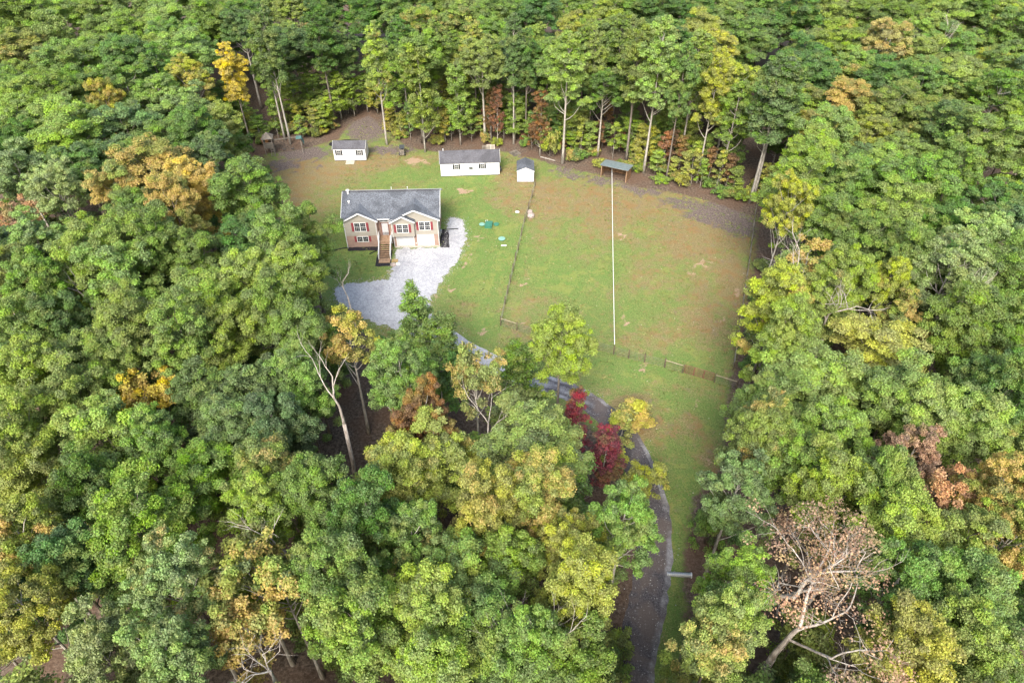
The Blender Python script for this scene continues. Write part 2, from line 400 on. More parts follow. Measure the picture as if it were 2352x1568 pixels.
def np_mesh(name, verts, faces, mat, attrs={}):
    me = bpy.data.meshes.new(name); nf, k = faces.shape
    me.vertices.add(len(verts)); me.vertices.foreach_set('co', verts.astype(np.float32).ravel())
    me.loops.add(nf*k); me.loops.foreach_set('vertex_index', faces.astype(np.int32).ravel())
    me.polygons.add(nf); me.polygons.foreach_set('loop_start', np.arange(0, nf*k, k, dtype=np.int32))
    me.update(calc_edges=True)
    for n, a in attrs.items():
        if a.ndim == 2:
            at = me.color_attributes.new(n, 'FLOAT_COLOR', 'POINT'); at.data.foreach_set('color', a.astype(np.float32).ravel())
        else:
            at = me.attributes.new(n, 'FLOAT', 'POINT'); at.data.foreach_set('value', a.astype(np.float32).ravel())
    me.materials.append(mat); return me
me = np_mesh('lawn', verts, faces, M_lawn, {'litter': litter[keep], 'dry': dry[keep], 'soil': soil[keep], 'mud': mud[keep]})
lawn = bpy.data.objects.new('lawn', me); COL.objects.link(lawn); tag(lawn, kind='structure')

def ragged(poly, step=.35, amp=.25, seed=0):
    out = []; n = len(poly)
    for i in range(n):
        a, b = Vector(poly[i]), Vector(poly[(i+1) % n]); k = max(1, int((b-a).length/step)); nn = Vector((-(b-a).y, (b-a).x)).normalized()
        for j in range(k):
            p = a.lerp(b, j/k)
            d = noise.noise(Vector((p.x*.9, p.y*.9, seed)))*amp*1.5+noise.noise(Vector((p.x*3, p.y*3, seed+9)))*amp
            out.append(p+nn*d)
    return out
def sheet(name, poly, z, mat, attrf=None):
    me = bpy.data.meshes.new(name); bm = bmesh.new()
    f = bm.faces.new([bm.verts.new((p[0], p[1], z)) for p in poly]); bm.normal_update()
    if f.normal.z < 0: f.normal_flip()
    bmesh.ops.triangulate(bm, faces=[f]); bm.to_mesh(me); bm.free()
    if attrf:
        at = me.attributes.new('pale', 'FLOAT', 'POINT')
        at.data.foreach_set('value', [attrf(v.co) for v in me.vertices])
    me.materials.append(mat); o = bpy.data.objects.new(name, me); COL.objects.link(o); return o
PAD = gpoly([(908,606),(893,643),(840,649),(774,656),(770,690),(850,735),(985,790),(1030,770),(985,720),(985,690),(1012,648),(1045,605),(1064,572),(1070,540),(1066,515),(1058,502),(1030,502),(1024,540),(1024,568),(912,572)])
tag(sheet('gravel_yard', ragged(PAD, .16, .38, seed=3), .045, M_gravel, lambda c: 1.0), kind='structure')
DRIVE = [(930,705),(990,748),(1060,795),(1140,838),(1230,874),(1320,905),(1385,948),(1438,1010),(1476,1090),(1500,1180),(1502,1280),(1488,1380),(1470,1460),(1455,1560),(1445,1700)]
dp = [P(x, y).xy for x, y in DRIVE]
def catmull(pts, k=6):
    o = []
    for i in range(len(pts)-1):
        p0, p1, p2, p3 = pts[max(i-1, 0)], pts[i], pts[i+1], pts[min(i+2, len(pts)-1)]
        for j in range(k):
            s = j/k; o.append(.5*((2*p1)+(p2-p0)*s+(2*p0-5*p1+4*p2-p3)*s*s+(3*p1-p0-3*p2+p3)*s**3))
    o.append(pts[-1]); return o
dp = catmull(dp)
DV = []; DF = []; DA = []
for i, p in enumerate(dp):
    d = (dp[min(i+1, len(dp)-1)]-dp[max(i-1, 0)]).normalized(); nn = Vector((-d.y, d.x))
    for j in range(9):
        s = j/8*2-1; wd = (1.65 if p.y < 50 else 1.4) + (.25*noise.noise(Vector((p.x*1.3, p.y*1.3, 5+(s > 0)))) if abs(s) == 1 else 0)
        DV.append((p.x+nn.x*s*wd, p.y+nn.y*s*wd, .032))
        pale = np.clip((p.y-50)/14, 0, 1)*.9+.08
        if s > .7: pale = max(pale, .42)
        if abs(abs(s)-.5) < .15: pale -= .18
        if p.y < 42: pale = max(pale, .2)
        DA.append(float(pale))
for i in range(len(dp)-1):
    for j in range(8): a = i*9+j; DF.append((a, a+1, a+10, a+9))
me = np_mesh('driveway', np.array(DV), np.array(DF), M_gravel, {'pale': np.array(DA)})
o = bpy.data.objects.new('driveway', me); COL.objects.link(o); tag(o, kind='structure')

# stones strewn past the edge of the gravel
def strewn(name, spots, rmin, rmax, mat, kindlabel, cat):
    V = []; Fa = []; r = np.random.default_rng(21)
    for (x, y) in spots:
        s_ = rmin+(rmax-rmin)*r.random()**2; n0 = len(V); a = r.random()*3
        for k in range(4): V.append((x+math.cos(a+k*1.57)*s_*(.7+.6*r.random()), y+math.sin(a+k*1.57)*s_*(.7+.6*r.random()), .05))
        V.append((x+s_*.2*r.normal(), y, .06+s_*.8))
        Fa += [(n0, n0+1, n0+4), (n0+1, n0+2, n0+4), (n0+2, n0+3, n0+4), (n0+3, n0, n0+4)]
    me = np_mesh(name, np.array(V), np.array(Fa), mat); o = bpy.data.objects.new(name, me); COL.objects.link(o); return tag(o, kindlabel, cat, kind='stuff')
sp = []; per = ragged(PAD, .1, .2, seed=3)
for p in per:
    for _ in range(5): d = abs(RNG.normal())*.55; a = RNG.random()*6.28; sp.append((p.x+math.cos(a)*d, p.y+math.sin(a)*d))
for p in dp:
    for _ in range(10):
        a = RNG.random()*6.28; d = 1.3+abs(RNG.normal())*.5; sp.append((p.x+math.cos(a)*d+RNG.normal()*.3, p.y+math.sin(a)*d*.6+RNG.normal()*.8))
strewn('loose_stones', sp, .025, .07, simple('pale_stone_chips', (.34, .335, .33), .9, .35, 3), 'loose pale stones scattered along the edges of the gravel drive', 'gravel')
# tufts of longer grass and weeds
def mat_tuft():
    m, t, b, o = new_mat('grass_blades'); p = pos(t)
    c = mix(t, rng_(t, noi(t, p, .5, 4), .4, .6), (.13, .19, .05), (.26, .25, .10)); c = mix(t, rng_(t, noi(t, p, 5, 2), .4, .6), c, (.17, .19, .07))
    t.links.new(c, b.inputs['Base Color']); b.inputs['Roughness'].default_value = .9; b.inputs['Specular IOR Level'].default_value = .1; return m
T = []
while len(T) < 9000:
    x, y = RNG.uniform(-30, 50, 4000), RNG.uniform(20, 130, 4000)
    ok = (seg_dist(x, y, LAWN) > .4) & (seg_dist(x, y, PAD) < -.3)
    dd = np.full(x.shape, 99.)
    for p in dp[::2]: dd = np.minimum(dd, np.hypot(x-p.x, y-p.y))
    ok &= (dd > 2.3) & (RNG.random(4000) < .2+.8*((np.sin(x*.9+np.sin(y*.7)*2)*np.sin(y*1.1+x*.4)) > .2))
    T += [(a, c_, 1.0) for a, c_ in zip(x[ok], y[ok])]
FL = [[(1229,426),(1222,455),(1205,510),(1190,575),(1172,650),(1160,700),(1150,746)],[(1150,747),(1225,770),(1345,796),(1409,813),(1480,832),(1567,856)],[(1640,877),(1690,893)],[(1683,850),(1695,765),(1708,680),(1720,600),(1731,510),(1736,478)]]
for l in FL:
    q = [P(*a) for a in l]
    for a, c_ in zip(q[:-1], q[1:]):
        for _ in range(int((c_-a).length*6)): p = a.lerp(c_, RNG.random()); T.append((p.x+RNG.normal()*.22, p.y+RNG.normal()*.22, 1.0))
V = []; Fa = []
for x, y, k in T:
    for _ in range(2):
        a = RNG.random()*6.28; w_ = (.04+.07*RNG.random())*k; h = (.04+.06*RNG.random())*k; dx, dy = math.cos(a)*w_, math.sin(a)*w_; lx, ly = RNG.normal()*.06, RNG.normal()*.06; n0 = len(V)
        V += [(x-dx, y-dy, .02), (x+dx, y+dy, .02), (x+dx*1.3+lx, y+dy*1.3+ly, .02+h), (x-dx*1.3+lx, y-dy*1.3+ly, .02+h)]; Fa.append((n0, n0+1, n0+2, n0+3))
me = np_mesh('grass_tufts', np.array(V), np.array(Fa), mat_tuft()); o = bpy.data.objects.new('grass_tufts', me); COL.objects.link(o)
tag(o, 'tufts of longer grass and weeds over the lawn and along the fences', 'grass', kind='stuff')

# ------------------------------------------------------------------ house
hb0, hb1 = P(799, 569), P(1010.5, 564)
HW = (hb1-hb0).length; HR = math.atan2(hb1.y-hb0.y, hb1.x-hb0.x)
house = empty('house', hb0, HR, 'split level tan sided brick house with grey shingle roof and two garage doors', 'house')
W = HW; X1, X2, X3 = 4.75, 6.95, 10.25      # left wing | entry | small gable | right
EV, D = 4.75, 8.2                            # eave height, depth
MAINY = .55
wl = MB(); wb = MB()
# siding upper storey, brick lower storey (butted at z=2.05)
ZB = 2.05
wl.box(0, X1, 0, MAINY+.4, ZB, EV-.02); wl.box(X2, W, 0, MAINY+.4, ZB, EV-.02)
wl.box(0, W, MAINY+.41, D, ZB, EV-.02)
wl.prism([(0,EV-.019),(X1,EV-.019),(X1/2,EV+1.12)], 'y', 0.0, .3)
gm = (X2+W)/2
wl.prism([(X2,EV-.019),(W,EV-.019),(gm,EV+1.42)], 'y', 0.0, .3)
wl.box(X2-.02, X3, -.5, -.003, ZB, EV-.02)                           # bump-out under the small gable
wl.prism([(X2-.02,EV-.019),(X3,EV-.019),((X2+X3)/2,EV+.78)], 'y', -.5, -.003)
for x in (0.0, W-.12):                                                # main gable ends
    wl.prism([(MAINY,EV-.018),(D,EV-.018),((MAINY+D)/2,EV+2.05)], 'x', x, x+.12)
wl.build('wall', M_siding, house)
wb.box(.05, X1-.02, .05, MAINY+.3, 0, ZB-.004)
wb.box(.05, W-.05, MAINY+.31, D-.05, 0, ZB-.004)
wb.box(X2, 7.4, .05, MAINY+.3, 0, ZB-.004); wb.box(10.02, 10.48, .05, MAINY+.3, 0, ZB-.004); wb.box(12.98, W-.05, .05, MAINY+.3, 0, ZB-.004)
wb.box(X1+.01, X2-.01, MAINY+.36, MAINY+.40, ZB-.2, EV-.05)
wb.build('brick_wall', M_brick, house)
MB().box(X1+.002, X1+.06, .02, MAINY+.36, ZB, EV-.08).build('entry_side_wall', M_brick, house)
MB().box(X2-.06, X2-.002, .02, MAINY+.36, 0.6, EV-.08).build('entry_side_wall', M_brick, house)
# roofs
rf = MB(); ym = (MAINY+D)/2; RH = EV+2.2; y0, y1 = MAINY-.35, D+.35
def slope(y): return EV+(y-y0)/(ym-y0)*(RH-EV)
rf.slab([(-.3,y0,EV),(W+.3,y0,EV),(W+.3,ym,RH),(-.3,ym,RH)], .12)
rf.slab([(-.3,ym+.002,RH),(W+.3,ym+.002,RH),(W+.3,y1,EV),(-.3,y1,EV)], .12)
roof = rf.build('roof', M_roof, house)
def gable(x0, x1, rise, yf, ov=.28):
    m = MB(); xm = (x0+x1)/2; h = x1-xm+ov; top = EV+rise+.08; e = top-(rise+.08)*h/(x1-xm)
    yb = y0+(top-EV)/(RH-EV)*(ym-y0); ye = y0+max(0, (e-EV))/(RH-EV)*(ym-y0)
    m.slab([(xm,yf,top),(xm,yb+.25,top+.01),(x0-ov,ye+.25,e+.01),(x0-ov,yf,e)], .1)
    m.slab([(xm,yf,top),(xm,yb+.25,top+.01),(x1+ov,ye+.25,e+.01),(x1+ov,yf,e)], .1)
    m.build('gable_roof', M_roof, house)
    tr = MB()
    tr.beam((x0-ov,yf-.03,e-.07), (xm,yf-.03,top-.07), .06, .2); tr.beam((xm,yf-.03,top-.07), (x1+ov,yf-.03,e-.07), .06, .2)
    tr.build('rake_trim', M_white, house)
gable(0, X1, 1.2, -.32)
gable(X2, W, 1.5, -.30)
gable(X2-.02, X3, .82, -.85, .2)
tr = MB()
tr.beam((-.33,y0,EV-.06), (-.33,ym,RH-.06), .05, .2); tr.beam((-.33,ym,RH-.06), (-.33,y1,EV-.06), .05, .2)
tr.build('rake_trim', M_white, house); tr = MB()
tr.beam((W+.33,y0,EV-.06), (W+.33,ym,RH-.06), .05, .2); tr.beam((W+.33,ym,RH-.06), (W+.33,y1,EV-.06), .05, .2)
tr.build('rake_trim', M_white, house)
gt = MB(); gt.box(X1+.2, X2-.2, y0-.1, y0-.01, EV-.16, EV-.02); gt.build('gutter', M_white, house)
gt = MB(); gt.box(-.3, W+.3, y1+.01, y1+.12, EV-.16, EV-.02); gt.build('gutter', M_white, house)
for pts in ([(X1-.08,-.28,EV-.12),(X1-.1,-.07,EV-.4),(X1-.1,-.06,.05)], [(X2+.02,-.6,EV-.12),(X2+.1,-.56,EV-.5),(X2+.1,-.56,ZB),(X2+.1,-.06,ZB-.25),(X2+.1,-.06,.05)],
            [(W-.06,-.28,EV-.12),(W-.06,-.06,EV-.4),(W-.06,-.06,.05)], [(.05,-.28,EV-.12),(.05,-.06,EV-.4),(.05,-.06,.05)]):
    MB().tube(pts, .05, 6).build('downspout', M_white, house)
rc = MB(); rc.beam((-.3,ym,RH+.03), (W+.3,ym,RH+.03), .36, .05); rc.build('ridge_cap', M_roof2, roof)
# windows
def window(x, z, w, h, y=0.0, cols=4, rows=4, sh=None, parent=house, muntin=.014):
    f = MB(); t = .09 if cols > 2 else .045
    for a in ((x-w/2-t, x+w/2+t, z-h/2-t, z-h/2), (x-w/2-t, x+w/2+t, z+h/2, z+h/2+t), (x-w/2-t, x-w/2, z-h/2, z+h/2), (x+w/2, x+w/2+t, z-h/2, z+h/2)):
        f.box(a[0], a[1], y-.05, y-.001, a[2], a[3])
    if cols >= 4: f.box(x-.06, x+.06, y-.048, y-.002, z-h/2, z+h/2)
    f.box(x-w/2, x+w/2, y-.044, y-.003, z-.025, z+.025) if rows > 2 else None
    fo = f.build('window', M_white, parent)
    MB().box(x-w/2, x+w/2, y-.02, y-.004, z-h/2, z+h/2).build('pane', M_glass, fo)
    g = MB()
    half = w/2-.06 if cols >= 4 else w
    if cols >= 4:
        for s in (-1, 1):
            for k in range(1, 3): xx = x+s*(.06+half*k/3); g.box(xx-muntin/2, xx+muntin/2, y-.032, y-.0045, z-h/2, z+h/2)
    else:
        for k in range(1, cols): xx = x-w/2+w*k/cols; g.box(xx-muntin/2, xx+muntin/2, y-.032, y-.0045, z-h/2, z+h/2)
    for k in range(1, rows):
        if rows > 2 and k*2 == rows: continue
        zz_ = z-h/2+h*k/rows; g.box(x-w/2, x+w/2, y-.0335, y-.006, zz_-muntin/2, zz_+muntin/2)
    g.build('grille', M_white, fo)
    if sh:
        for s in (-1, 1):
            m = MB(); a = x+s*(w/2+t+.02); b = a+s*sh[0]; a, b = min(a, b), max(a, b)
            m.box(a, b, y-.04, y-.001, z-h/2-.05, z+h/2+.05)
            m.box(a+.05, b-.05, y-.055, y-.0405, z-h/2+.05, z-.06); m.box(a+.05, b-.05, y-.055, y-.0405, z+.06, z+h/2-.05)
            m.build('shutter', sh[1], parent)
window(2.35, 3.55, 1.6, 1.35, 0, 4, 4, (.34, M_shutter))
window(2.45, 1.45, 1.55, .82, .05, 4, 2, (.32, M_shutter))
window(8.55, 3.45, 1.6, 1.3, -.5, 4, 4, (.34, M_shutter))
window(11.75, 3.5, 1.55, 1.3, 0, 4, 4, (.34, M_shutter))
# garage doors
for a, b in ((7.4, 10.02), (10.48, 12.98)):
    gd = MB(); gd.box(a+.06, b-.06, .12, .18, 0.02, ZB-.08)
    for k in range(1, 4): pass
    for r in range(4):
        for c in range(4):
            w_ = (b-a-.12)/4; xx = a+.06+w_*c; z_ = .02+(ZB-.1)/4*r
            gd.box(xx+.07, xx+w_-.07, .105, .1195, z_+.07, z_+(ZB-.1)/4-.07)
    gdo = gd.build('garage_door', M_door, house)
    fr = MB(); fr.box(a-.02, a+.06, .03, .2, 0, ZB-.005); fr.box(b-.06, b+.02, .03, .2, 0, ZB-.005); fr.box(a+.061, b-.061, .03, .2, ZB-.08, ZB-.005)
    fr.build('door_frame', M_white, gdo)
# entry: door, fanlight, stoop and stairs
DX = (X1+X2)/2-.05; DZ = 1.55; ey = MAINY+.36
dr = MB(); dr.box(DX-.46, DX+.46, ey-.05, ey-.012, DZ, DZ+2.03); dro = dr.build('front_door', M_door, house)
fr = MB(); fr.box(DX-.58, DX-.47, ey-.08, ey-.01, DZ, DZ+2.1); fr.box(DX+.47, DX+.58, ey-.08, ey-.01, DZ, DZ+2.1); fr.box(DX-.58, DX+.58, ey-.08, ey-.01, DZ+2.101, DZ+2.2)
fr.build('door_frame', M_gate, dro)
MB().tube([(DX+.38,ey-.1,DZ+1),(DX+.38,ey-.05,DZ+1)], .04).build('handle', M_metal, dro)
fl = MB(); n = 12; pts = [(DX+.62*math.cos(math.pi*k/n), DZ+2.35+.55*math.sin(math.pi*k/n)) for k in range(n+1)]
fl.prism(pts, 'y', ey-.04, ey-.005); flo = fl.build('fanlight', M_glass, house)
ff = MB()
for k in range(n): a, b = pts[k], pts[k+1]; ff.beam((a[0],ey-.05,a[1]), (b[0],ey-.05,b[1]), .06, .09)
ff.box(DX-.66, DX+.66, ey-.09, ey-.002, DZ+2.22, DZ+2.36)
for k in (3, 6, 9): ff.beam((DX,ey-.05,DZ+2.36), (pts[k][0],ey-.05,pts[k][1]), .03, .03)
ff.build('frame', M_white, flo)
pc = empty('porch', (0,0,0)); pc.parent = house
pl = X1+.15; pr = X2-.15; py0 = -.95; 
dk = MB()
for k in range(11): yy = py0+k*.155; dk.box(pl, pr, yy, yy+.147, DZ-.06, DZ-.02)
dk.box(pl+.02, pr-.02, py0+.01, py0+.05, DZ-.3, DZ-.065); dk.box(pl+.02, pl+.06, py0+.06, .6, DZ-.3, DZ-.065); dk.box(pr-.06, pr-.02, py0+.06, .6, DZ-.3, DZ-.065)
for xx in (pl+.1, pr-.1): dk.beam((xx, py0+.12, 0), (xx, py0+.12, DZ-.31), .12)
dk.build('deck', M_wood, pc)
nst = 8; run = .29; SL, SR = pl+.18, pr-.18
for k in range(nst):
    z = DZ-.06-(k+1)*(DZ-.12)/(nst+.3); y = py0-(k+1)*run
    MB().box(SL, SR, y, y+run-.03, z-.05, z).build('tread', M_wood, pc)
yb = py0-(nst)*run
MB().box(SL-.05, SR+.05, yb-.95, yb-.02, .05, .13).build('landing', M_wood, pc)
for xx in (SL-.03, SR+.03): MB().beam((xx,py0-.02,DZ-.25), (xx,yb-.02,.1), .05, .26).build('stringer', M_wood, pc)
for xx in (SL-.08, SR+.08):
    r = MB(); top = Vector((xx,py0,DZ+.9)); bot = Vector((xx,yb-.05,.95))
    r.beam(top, bot, .09, .09); r.beam(top-Vector((0,0,.72)), bot-Vector((0,0,.72)), .06, .08)
    r.beam((xx,py0,DZ-.2), (xx,py0,DZ+1), .11); r.beam((xx,yb-.05,0.05), (xx,yb-.05,1.05), .11)
    for k in range(1, 15): p = top.lerp(bot, k/15); r.beam(p-Vector((0,0,.72)), p, .035)
    r.build('railing', M_white, pc)
for xx, s in ((pl, 1), (pr, -1)):
    r = MB(); a = Vector((xx,py0,DZ+.9)); b = Vector((xx,.55,DZ+.9))
    r.beam(a, b, .09); r.beam(a-Vector((0,0,.8)), b-Vector((0,0,.8)), .06); r.beam((xx,py0,DZ-.3), (xx,py0,DZ+1), .11)
    r.beam(a, a+Vector((s*.12,0,0)), .08)
    for k in range(1, 12): p = a.lerp(b, k/12); r.beam(p-Vector((0,0,.8)), p, .035)
    r.build('railing', M_white, pc)
# roof furniture
fl = MB(); fl.tube([(.55,ym-.3,RH-.4),(.55,ym-.3,RH+.35)], .14, 10); fl.tube([(.55,ym-.3,RH+.36),(.55,ym-.3,RH+.46)], [.28,.22], 10)
fl.build('flue', M_white, house)
fl = MB(); fl.tube([(.75,2.7,slope(2.7)-.1),(.75,2.7,slope(2.7)+.22)], .13, 10); fl.tube([(.75,2.7,slope(2.7)+.22),(.75,2.7,slope(2.7)+.3)], [.2,.16], 10)
fl.build('roof_vent', M_white, house)
for xx in (6.8, 9.2): MB().tube([(xx,ym+.9,RH-.6),(xx,ym+.9,RH+.12)], .05, 8).build('vent_pipe', M_white, house)
ut = MB(); ut.box(W+.005, W+.15, .7, 1.0, 1.3, 1.9); ut.tube([(W+.06,.85,1.9),(W+.06,.85,4)], .03); ut.build('electric_meter', M_metal, house)
MB().box(W+.005, W+.12, 1.3, 1.5, 2.3, 2.8).build('utility_box', M_metal, house); MB().box(W+.005, W+.3, 1.9, 2.5, .9, 1.3).build('utility_box', M_metal, house)
MB().box(X2+.1, W-.02, -.35, .1, -.02, .06).build('apron', M_concrete, house)
for x in (10.25,): 
    l = MB(); l.box(x-.06, x+.06, -.06, .04, .45, .62); l.build('wall_light', M_white, house)
l = MB(); l.box(X3-.12, X3+.02, -.12, -.004, 1.72, 1.95); l.build('wall_light', M_dkgrey, house)

def hl(x, y, z=0): return house.matrix_basis @ Vector((x, y, z))
C.view_layer.update()
def bed(pts, name='mulch_bed', z=.058, seed=1): return tag(sheet(name, ragged([tuple(hl(*p).xy) for p in pts], .3, .08, seed), z, M_mulch), kind='structure')
bed([(.1,-.9),(X1+.3,-.95),(X1+.3,.05),(.1,.05)])
bed([(X1-.15,-5.0),(SR+.2,-5.0),(SR+.2,-3.7),(SR+.1,-1),(X1-.15,-1.0)], seed=4)
bed([(W+.05,-.6),(W+1.5,-.7),(W+1.45,.2),(W+1.2,3.9),(W+.05,4.2)], z=.062, seed=5)
sp = sheet('stepping_pad', [tuple(hl(*p).xy) for p in ((SR+.25,-4.1),(SR+1.15,-4.05),(SR+1.12,-3.35),(SR+.27,-3.4))], .08, M_wood)
sp.data.transform(Matrix.Identity(4)); 
bpy.data.objects.remove(sp)
mt = MB().box(-.45, .45, -.35, .35, 0.05, .12).build('door_mat', simple('straw_mat', (.34,.24,.11), .9, .2)); mt.location = hl(SR+.72, -3.75); mt.rotation_euler.z = HR
tag(mt, 'tan square landing pad lying beside the foot of the porch stairs', 'pad')
def pipe(name, pts, label, z=.1):
    b = P(*pts[0]); m = MB(); m.tube([P(x, y, z)-b for x, y in pts], .07, 8); o = m.build(name, M_pipe, None, True); o.location = (b.x, b.y, 0)
    return tag(o, label, 'drain pipe')
def hpipe(pts, label): 
    m = MB(); b = hl(*pts[0]); m.tube([hl(*p)+Vector((0,0,.1))-b for p in pts], .075, 8); o = m.build('drain_pipe', M_pipe, None, True); o.location = b; return tag(o, label, 'drain pipe')
hpipe([(.0,-.15),(-.8,-.25),(-1.8,-.7),(-2.7,-1.3)], 'long black drain pipe curving over the grass off the lower left house corner')
hpipe([(-.15,4.6),(-.7,4.5),(-1.2,4.35)], 'short black drain pipe at the left rear side of the house')
hpipe([(X1-.15,-.9),(X1-.6,-1.3),(X1-1.3,-1.9)], 'black drain pipe angled across the grass left of the porch stairs')
hpipe([(W+.2,4.2),(W+1.3,4.3),(W+2.7,4.4)], 'straight black drain pipe along the far end of the gravel, right of house')
# pots by the stairs
def rock(name, loc, r, mat, label, cat, sq=.6, seed=0):
    bm = bmesh.new(); bmesh.ops.create_icosphere(bm, subdivisions=3, radius=1)
    for v in bm.verts:
        d = 1+.28*noise.noise(v.co*1.4+Vector((seed, 0, 0)))+.1*noise.noise(v.co*4+Vector((0, seed, 0)))
        v.co = Vector((v.co.x*r[0], v.co.y*r[1], v.co.z*r[2]))*d
    me = bpy.data.meshes.new(name); bm.to_mesh(me); bm.free(); me.materials.append(mat)
    o = bpy.data.objects.new(name, me); COL.objects.link(o); o.location = loc; return tag(o, label, cat)
p = hl(SR+.55, -4.9); rock('boulder', (p.x, p.y, .2), (.42,.32,.3), M_stone, 'rounded grey boulder at the foot of the porch stairs', 'boulder', seed=1)
p = hl(SR+1.25, -4.7); rock('boulder', (p.x, p.y, .15), (.34,.28,.22), M_white, 'smaller whitish stone beside the grey boulder near the porch stairs', 'boulder', seed=2)
# ------------------------------------------------------------------ sheds
def shed(name, p0, p1, depth, h, rise, roofmat, label, axis='x', extras=None, ov=.12):
    a, b = P(*p0), P(*p1); L = (b-a).length; rz = math.atan2(b.y-a.y, b.x-a.x)
    o = empty(name, a, rz, label, 'shed')
    z0 = .18
    sk = MB()
    for xx in np.linspace(.15, L-.35, max(2, int(L/1.6)+1)):
        for yy in (.1, depth-.3): sk.box(xx, xx+.25, yy, yy+.2, 0, z0-.06)
    sk.box(.03, L-.03, .03, depth-.03, z0-.058, z0-.002); sk.build('skid', M_dkgrey, o)
    wm = MB(); wm.box(0, L, 0, depth, z0, h); rm = MB(); tm = MB()
    if axis == 'x':
        ym_ = depth/2
        for x in (0, L-.05): wm.prism([(.001,h-.001),(depth-.001,h-.001),(ym_,h+rise)], 'x', x+.001, x+.049)
        e = h-rise*ov/ym_+.05
        rm.slab([(-ov,-ov,e),(L+ov,-ov,e),(L+ov,ym_,h+rise+.05),(-ov,ym_,h+rise+.05)], .06)
        rm.slab([(-ov,depth+ov,e),(L+ov,depth+ov,e),(L+ov,ym_+.002,h+rise+.05),(-ov,ym_+.002,h+rise+.05)], .06)
        for x in (-ov-.02, L+ov+.02):
            tm = MB(); tm.beam((x,-ov,e-.05), (x,ym_,h+rise), .03, .13); tm.beam((x,depth+ov,e-.05), (x,ym_,h+rise), .03, .13); tm.build('roof_trim', M_white, o)
    else:
        xm_ = L/2
        for y in (0, depth-.05): wm.prism([(.001,h-.001),(L-.001,h-.001),(xm_,h+rise)], 'y', y+.001, y+.049)
        e = h-rise*ov/xm_+.05
        rm.slab([(-ov,-ov,e),(xm_,-ov,h+rise+.05),(xm_,depth+ov,h+rise+.05),(-ov,depth+ov,e)], .06)
        rm.slab([(L+ov,-ov,e),(xm_+.002,-ov,h+rise+.05),(xm_+.002,depth+ov,h+rise+.05),(L+ov,depth+ov,e)], .06)
        for y in (-ov-.02,):
            tm.beam((-ov,y,e-.05), (xm_,y,h+rise), .13, .1); tm.beam((L+ov,y,e-.05), (xm_,y,h+rise), .13, .1)
    wm.build('wall', M_shed, o); ro = rm.build('roof', roofmat, o)
    if axis != 'x': tm.build('roof_trim', M_white, o)
    return o, L, z0
s1, L1, z0 = shed('garden_shed', (769.4,370.5), (842,370), 3.0, 2.35, .85, M_roof2, 'white shed with double doors, two black shuttered windows and a ramp', ov=.1)
window(.95, 1.62, .62, .86, 0, 2, 4, (.24, M_black), s1, .018); window(L1-1.05, 1.62, .62, .86, 0, 2, 4, (.24, M_black), s1, .018)
for a, b in ((L1/2-.8, L1/2-.01), (L1/2+.01, L1/2+.8)):
    d = MB().box(a, b, -.03, -.001, z0+.03, 2.12).build('door', M_door, s1)
    for zz_ in (.5, 1.8): xx = a+.02 if a < L1/2-.1 else b-.14; MB().box(xx, xx+.12, -.045, -.031, zz_, zz_+.06).build('hinge', M_dkgrey, d)
tm = MB(); tm.box(L1/2-.86, L1/2-.81, -.04, -.001, z0, 2.2); tm.box(L1/2+.81, L1/2+.86, -.04, -.001, z0, 2.2); tm.box(L1/2-.8, L1/2+.8, -.04, -.001, 2.13, 2.2); tm.build('door_trim', M_white, s1)
r = MB()
for k in range(8): xx = L1/2-.75+k*.19; r.slab([(xx,-.03,z0),(xx+.17,-.03,z0),(xx+.17,-1.25,.06),(xx,-1.25,.06)], .04)
r.build('ramp', M_concrete, s1)
s2, L2, z0 = shed('long_shed', (1013.3,407), (1147.5,402.5), 3.9, 2.55, 1.35, M_roof2, 'long white cabin shed with dark roof, two small windows and wall air conditioner', ov=.12)
window(2.75, 1.85, .62, .8, 0, 2, 4, (.24, M_black), s2, .018); window(L2-2.95, 1.85, .62, .8, 0, 2, 4, (.24, M_black), s2, .018)
a = MB(); a.box(L2/2-.2, L2/2+.42, -.42, -.001, 1.62, 2.05); ac = a.build('air_conditioner', M_white, s2)
g_ = MB(); g_.box(L2/2-.17, L2/2+.39, -.44, -.421, 1.64, 1.9)
for k in range(4): g_.box(L2/2-.17, L2/2+.39, -.455, -.441, 1.66+k*.06, 1.68+k*.06)
g_.build('grille', M_dkgrey, ac)
v = MB().tube([(.55,2.6,3.1),(.55,2.6,3.95)], .1, 8); v.build('flue', M_white, s2)
m = MB(); m.box(L2+.01, L2+.35, .6, 1.3, .5, 1.1); m.build('meter_box', M_dkgrey, s2)
s3, L3, z0 = shed('small_shed', (1187.8,419.5), (1225.9,419.5), 3.6, 2.15, .62, M_roof, 'small plain white shed with its gable end facing the field fence', axis='y', ov=.08)

# three sided shelter
q = [P(1377.5+1.5,532*.7656+ -1.0), P(1437.5,545*.7656)]
a0 = P(1380, 407); a1 = P(1436.5, 419.5)
L = (a1-a0).length; rz = math.atan2(a1.y-a0.y, a1.x-a0.x)
sh = empty('run_in_shelter', a0, rz, 'brown three sided wooden animal shelter with a tin roof', 'shelter')
HF, HB, DD = 2.35, 1.95, 2.6
fr = MB()
for xx in (0, L/3, 2*L/3, L):
    fr.beam((xx,DD,0), (xx,DD,HB-.03), .12)
for xx in (0, L): fr.beam((xx,0,0), (xx,0,HF-.03), .13)
fr.beam((0,DD-.1,1.05), (L,DD-.1,1.05), .06, .14); fr.beam((0,0,HF-.14), (L,0,HF-.14), .06, .18)
fr.build('frame', M_wood, sh)
bk = MB()
for k in range(int(L/.2)): bk.box(k*.2+.01, k*.2+.19, DD+.07, DD+.1, .05, HB-.06)
bk.build('back_wall', M_barn, sh)
